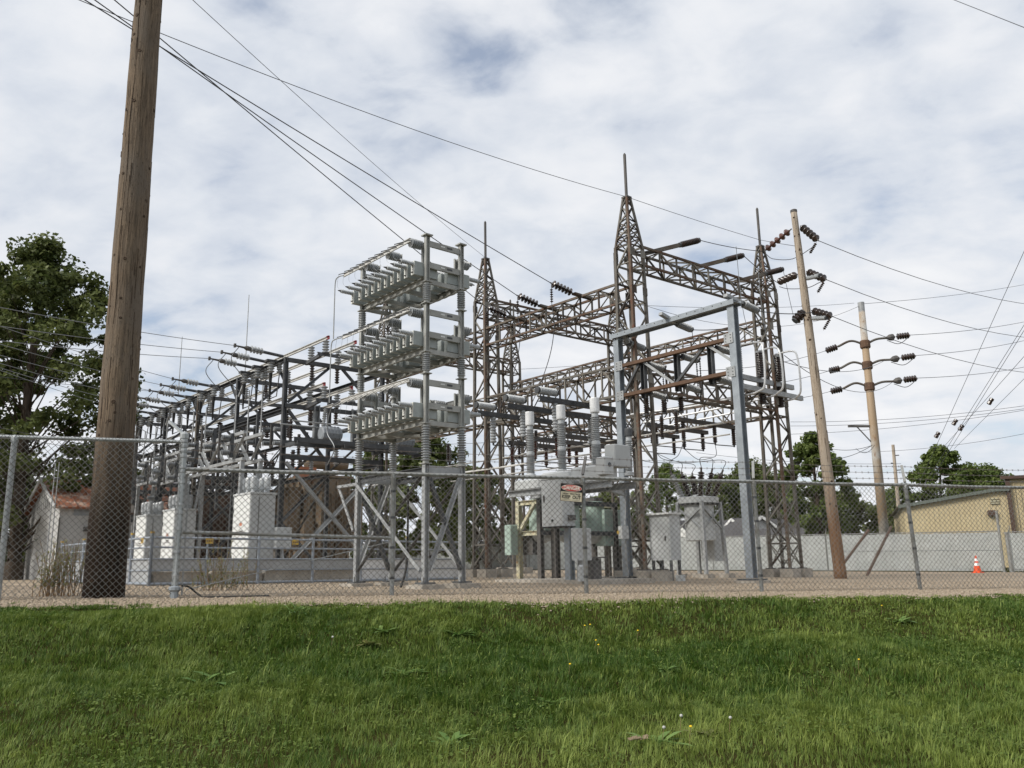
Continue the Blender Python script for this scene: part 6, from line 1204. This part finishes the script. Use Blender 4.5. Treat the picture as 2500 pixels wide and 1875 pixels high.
# hip-roofed building behind
H0 = at(330, 1215, 50); hb = thing('hip_roof_building', 'grey standing-seam hip roof showing above the rusted roof', 'building', Vector((H0.x - 2, H0.y + 3, 0))); c = Vector((H0.x - .6, H0.y + 3, 0)); ez = at(330, 1205, 50).z; rz = at(300, 1148, 52).z
MB().gbox(c + Zd * (ez / 2 - .2), 6.4, 6.4, ez + .3).build('wall', 'brick_dark', hb); b = MB(); e4 = [gp(c, s1 * 3.6, s2 * 3.6, ez) for s1, s2 in CR]; ap = gp(c, 0, 0, rz); b.add(e4 + [ap] + [v - Zd * .15 for v in e4], [(0, 1, 4), (1, 2, 4), (2, 3, 4), (3, 0, 4), (0, 5, 6, 1), (1, 6, 7, 2), (2, 7, 8, 3), (3, 8, 5, 0), (8, 7, 6, 5)]); rf = b.build('roof', 'seam_roof', hb)
for f in range(4):
    for k in range(1, 12):
        s = k / 12; p = e4[f].lerp(e4[(f + 1) % 4], s); m = 1 - abs(s - .5) * 2; b = MB(); b.bar(p + Zd * .03, p.lerp(ap + (p - e4[f].lerp(e4[(f + 1) % 4], .5)), m) + Zd * .03, .05, .06); b.build('roof_seam', 'seam_roof', rf)
q = at(335, 1190, 46); MB_ = MB(); MB_.lathe(Vector((q.x, q.y, 0)), Zd, [(0, .5), (q.z - .3, .5), (q.z - .28, .75), (q.z, .75)], 14); tag(MB_.build('vent_stack', 'galv', loc=(q.x, q.y, 0)), 'round grey vent stack right of the wooden pole', 'vent')
# brick building with tan wall deep behind the cabinets
q = at(520, 1395, 50); bk_ = thing('brick_building', 'dark brick building with pale lower wall behind the white cabinets', 'building', Vector((q.x, q.y, 0))); MB().gbox(Vector((q.x, q.y + 2, 1.9)), 5, 9, 3.8).build('upper_wall', 'brick_dark', bk_); MB().gbox(Vector((q.x - .25, q.y + 1.7, .9)), 5.1, 9.1, 1.9).build('lower_wall', 'concrete', bk_); MB().gbox(Vector((q.x, q.y + 2, 3.85)), 5.4, 9.4, .14).build('roof', 'shingle', bk_)

# ---------------------------------------------------------------- houses beyond the fence
def house(c, w, l, he, hr, ang, label, wallm='house_white'):
    c = Vector((c.x, c.y, -.3)); a = Vector((math.cos(ang), math.sin(ang), 0)); n_ = Vector((-a.y, a.x, 0)); t = thing('house', label, 'house', c, 'houses beyond the far fence')
    def p(x, y, z): return c + a * x + n_ * y + Zd * z
    b = MB(); f = [p(-w / 2, 0, 0), p(w / 2, 0, 0), p(w / 2, 0, he), p(0, 0, hr), p(-w / 2, 0, he)]; g = [v + n_ * l for v in f]; b.add(f + g, [(0, 1, 2, 3, 4), (9, 8, 7, 6, 5), (0, 4, 9, 5), (1, 6, 7, 2)]); b.build('wall', wallm, t)
    for s in (-1, 1):
        q = [p(s * (w / 2 + .4), -.4, he - .25), p(0, -.4, hr + .12), p(0, l + .4, hr + .12), p(s * (w / 2 + .4), l + .4, he - .25)]; b = MB(); b.add(q + [v + Zd * .16 for v in q], [(0, 1, 2, 3), (7, 6, 5, 4), (0, 4, 5, 1), (1, 5, 6, 2), (2, 6, 7, 3), (3, 7, 4, 0)]); b.build('roof', 'shingle', t); b = MB(); b.bar(p(s * (w / 2 + .42), -.42, he - .22), p(0, -.42, hr + .14), .06, .26); b.build('barge_board', 'house_white', t)
    for x in (-w * .22, w * .22): wi = MB().box(p(x, -.03, he * .55), (1.0, .06, 1.3), (a, n_, Zd)).build('window', 'house_white', t); MB().box(p(x, -.065, he * .55), (.8, .03, 1.1), (a, n_, Zd)).build('pane', 'glass_dark', wi)
    wi = MB().box(p(w / 2 + .03, l * .4, he * .55), (.06, 1.2, 1.3), (a, n_, Zd)).build('window', 'house_white', t); MB().box(p(w / 2 + .065, l * .4, he * .55), (.03, 1.0, 1.1), (a, n_, Zd)).build('pane', 'glass_dark', wi); return t
house(at(1860, 1320, 82), 6.4, 9, 2.4, 4.6, math.radians(8), 'white gabled house with dark roof behind the tower by the pole')
house(at(1795, 1320, 88), 6.0, 8, 2.3, 4.7, math.radians(-55), 'white house with a dark roof between the grey breaker and the portal')
house(at(1650, 1318, 84), 5.5, 8, 2.2, 4.4, math.radians(-40), 'white house half hidden behind the grey oil breaker')
q = at(2000, 1320, 76); house(q, 6.0, 7, 1.9, 3.2, math.radians(70), 'low grey-roofed shed by the wooden pole')

# ---------------------------------------------------------------- trees
def tree(base, h, rad, label, leafm, n_leaf, leaf, seed, trunk_r=.25, low=.25, squash=1.0, clusters=60, cr=.165):
    clusters = int(clusters * (1.6 if cr > .15 else 1))
    r = np.random.default_rng(seed); random.seed(seed); base = Vector(base); t = thing('tree', label, 'tree', base, 'trees around the yard'); b = MB(); tips = []
    c0 = base + Zd * (h * low); b.tube(bez([base - Zd * .2, base + Vector((.06, .0, h * low * .5)), c0, base + Vector((random.uniform(-.3, .3), random.uniform(-.3, .3), h * .6)), base + Zd * h * .85], 5), list(np.linspace(trunk_r * 1.2, trunk_r * .2, 21)), 9)
    for i in range(clusters):
        f = (i + .5) / clusters; zf = low + (1 - low) * (f ** .8); a = i * 2.399 + random.uniform(-.4, .4); prof = math.sin(min(1, (zf - low) / (1 - low) * .93 + .10) * math.pi) ** .55; rr = rad * prof * random.uniform(.45, 1.05)
        tip = base + Vector((math.cos(a) * rr, math.sin(a) * rr * squash, h * zf + random.uniform(-.04, .04) * h)); tips.append(tip)
        if i % 3 == 0: s = base + Zd * (h * max(low * .7, zf - .22)); m = s.lerp(tip, .5) + Zd * h * .02; b.tube([s, m, tip], [trunk_r * .17 * (1.1 - zf) + .01, trunk_r * .10 * (1.1 - zf) + .008, .006], 5)
    b.build('trunk', 'bark', t, smooth=True)
    T = np.array([tuple(x) for x in tips]); k = r.integers(0, len(T), n_leaf); sz = rad * cr * r.uniform(.5, 1.4, len(T)); d = r.normal(0, 1, (n_leaf, 3)); d /= np.linalg.norm(d, axis=1)[:, None]; rr = r.uniform(0, 1, n_leaf) ** .5
    P_ = T[k] + d * (rr * sz[k])[:, None] * np.array([1.15, 1.15, .80]); nrm = r.normal(0, 1, (n_leaf, 3)) + d * .5 + np.array([0, 0, .8]); nrm /= np.linalg.norm(nrm, axis=1)[:, None]; u_ = np.cross(nrm, r.normal(0, 1, (n_leaf, 3))); u_ /= np.linalg.norm(u_, axis=1)[:, None]; w_ = np.cross(nrm, u_); s = leaf * r.uniform(.6, 1.25, n_leaf)[:, None]
    V = np.stack([P_ - u_ * s * .5, P_ + w_ * s * .33 + nrm * s * .08, P_ + u_ * s * .5 - nrm * s * .06, P_ - w_ * s * .33 + nrm * s * .08], 1).reshape(-1, 3); Fq = np.arange(n_leaf * 4).reshape(-1, 4)
    tint = np.clip(.5 + r.normal(0, .22, n_leaf) + (r.uniform(-.2, .2, len(T)))[k], 0, 1); o = link('crown', npmesh('crown', V, Fq, leafm, np.repeat(tint, 4)), t); o['kind'] = 'stuff'; return t
def tp(px, Y, py=None): p = at(px, 1380, Y); p.z = zg(p.x, p.y); return p
def th(px, py, Y): return at(px, py, Y).z
tree(tp(32, 33), th(60, 622, 33), 4.0, 'big dark broad tree left of the wooden pole', 'leaf_dark', 38000, .215, 3, .34, .10, clusters=230, cr=.135)
tree(tp(-190, 36), th(-120, 640, 36), 4.4, 'dark tree cut off by the left edge of the picture', 'leaf_dark', 26000, .26, 4, .40, .2, clusters=60)
tree(tp(30, 44), th(30, 1180, 44), 3.2, 'low dark shrubby tree under the big one', 'leaf_dark', 9000, .26, 41, .2, .05, clusters=40)
tree(tp(1040, 50), th(1040, 1078, 50), 3.0, 'dark tree behind the capacitor rack legs', 'leaf_dark', 17000, .28, 5, .3, .12, clusters=60)
tree(tp(1160, 56), th(1160, 1150, 56), 3.0, 'dark tree between the rack and the second tower', 'leaf_dark', 12000, .30, 6, .3, .1, clusters=45)
tree(tp(905, 58), th(905, 1120, 58), 2.8, 'dark tree seen through the rack legs', 'leaf_dark', 10000, .30, 61, .3, .1, clusters=40)
tree(tp(1310, 66), th(1300, 1265, 66), 3.4, 'low dark shrubby tree behind the green oil breaker', 'leaf_dark', 8000, .32, 7, .25, .02, clusters=40)
tree(tp(1490, 70), th(1490, 1205, 70), 3.4, 'dark tree behind the portal column', 'leaf_dark', 10000, .34, 71, .3, .1, clusters=40)
tree(tp(1640, 98), th(1640, 1143, 98), 4.9, 'light green tree behind the grey oil breaker', 'leaf_mid', 18000, .30, 8, .3, .12, clusters=60)
tree(tp(1770, 100), th(1770, 1165, 100), 4.6, 'dark tree above the white houses', 'leaf_dark', 16000, .32, 9, .3, .15, clusters=55)
tree(tp(1850, 106), th(1850, 1130, 106), 5.8, 'broad dark tree behind the white gabled house', 'leaf_dark', 22000, .36, 10, .35, .2, clusters=70)
tree(tp(1930, 102), th(1930, 1180, 102), 4.7, 'dark tree behind the tower by the pole', 'leaf_dark', 14000, .36, 101, .3, .12, clusters=50)
tree(tp(2010, 62), th(2015, 1058, 62), 2.6, 'tall leafy tree behind the grey-brown wooden pole', 'leaf_mid', 17000, .30, 11, .28, .22, clusters=60)
tree(tp(2075, 68), th(2075, 1200, 68), 2.8, 'small dark tree right of the grey-brown pole', 'leaf_dark', 10000, .30, 12, .25, .06, clusters=45)
tree(tp(2190, 80), th(2190, 1225, 80), 3.0, 'dark bushy tree right of the steel pole', 'leaf_dark', 10000, .34, 121, .25, .05, clusters=45)
tree(tp(2215, 88), th(2215, 1180, 88), 3.2, 'green tree at the near end of the yellow building', 'leaf_mid', 12000, .34, 13, .25, .1, clusters=50)
tree(tp(2325, 84), th(2325, 1093, 84), 3.9, 'light green tree rising over the yellow building roof', 'leaf_light', 16000, .36, 14, .3, .3, clusters=48)
tree(tp(2440, 92), th(2440, 1142, 92), 4.3, 'broad green tree over the right end of the yellow building', 'leaf_mid', 17000, .36, 15, .3, .2, clusters=60)
tree(tp(2390, 96), th(2390, 1170, 96), 4.0, 'darker green tree between the two over the yellow building', 'leaf_mid', 13000, .36, 16, .3, .2, clusters=50)
tree(tp(2560, 96), th(2560, 1150, 96), 4.0, 'green tree cut off by the right edge', 'leaf_mid', 9000, .38, 17, .3, .2, clusters=40)
tree(tp(590, 62), th(590, 1215, 62), 2.8, 'dark tree glimpsed behind the white cabinets', 'leaf_dark', 7000, .34, 18, .25, .05, clusters=35)

# ---------------------------------------------------------------- weeds along the fence
def tall_weed(px, py, Y, n, h, label, dry):
    p = at(px, py, Y); p.z = zg(p.x, p.y); t = thing('tall_weed', label, 'weed', p, 'tall weeds along the fence'); b = MB(); V, Fc, T = [], [], []
    for i in range(n):
        q = p + Vector((random.gauss(0, .09), random.gauss(0, .08), 0)); hh = h * random.uniform(.55, 1.1); e = q + Vector((random.gauss(0, .10), random.gauss(0, .1), hh)); m = q.lerp(e, .5) + Vector((random.gauss(0, .02), 0, 0)); b.tube([q, m, e], [.006, .005, .003], 4)
        for k in range(16):
            f = random.uniform(.25 if dry else .1, 1); c = q.lerp(e, f); a = random.uniform(0, 6.28); l = random.uniform(.03, .09) * (1.2 - f * .4); d = Vector((math.cos(a), math.sin(a), random.uniform(.1, .9))).normalized(); s_ = d.cross(Zd).normalized() * .010; k0 = len(V); V += [c - s_, c + s_, c + d * l + s_ * .6, c + d * l - s_ * .6]; tt = min(1, random.random() * .6 + f * .4); T += [tt] * 4; Fc.append((k0, k0 + 1, k0 + 2, k0 + 3))
    b.build('stems', 'weed_stem', t)['kind'] = 'stuff'; o = link('leaves', npmesh('leaves', [tuple(v) for v in V], Fc, 'weed_leaf', T), t); o['kind'] = 'stuff'
random.seed(5)
for a in [(128, 1462, 12.9, 26, .82, 'dry brown weed clump just left of the wooden pole', True), (170, 1462, 12.8, 22, .80, 'yellowing weed clump touching the wooden pole', True), (110, 1464, 12.7, 12, .6, 'sparse dry weed left of the brown clumps', True), (525, 1440, 15.2, 12, .92, 'tall yellow-green weed behind the terminal post', False), (495, 1440, 15.4, 10, .72, 'shorter weed left of the yellow-green one', False), (585, 1438, 15.8, 9, .75, 'thin weed in front of the nearest white cabinet', False), (560, 1442, 15.5, 8, .4, 'low yellow weed between the taller ones', False)]: tall_weed(*a)
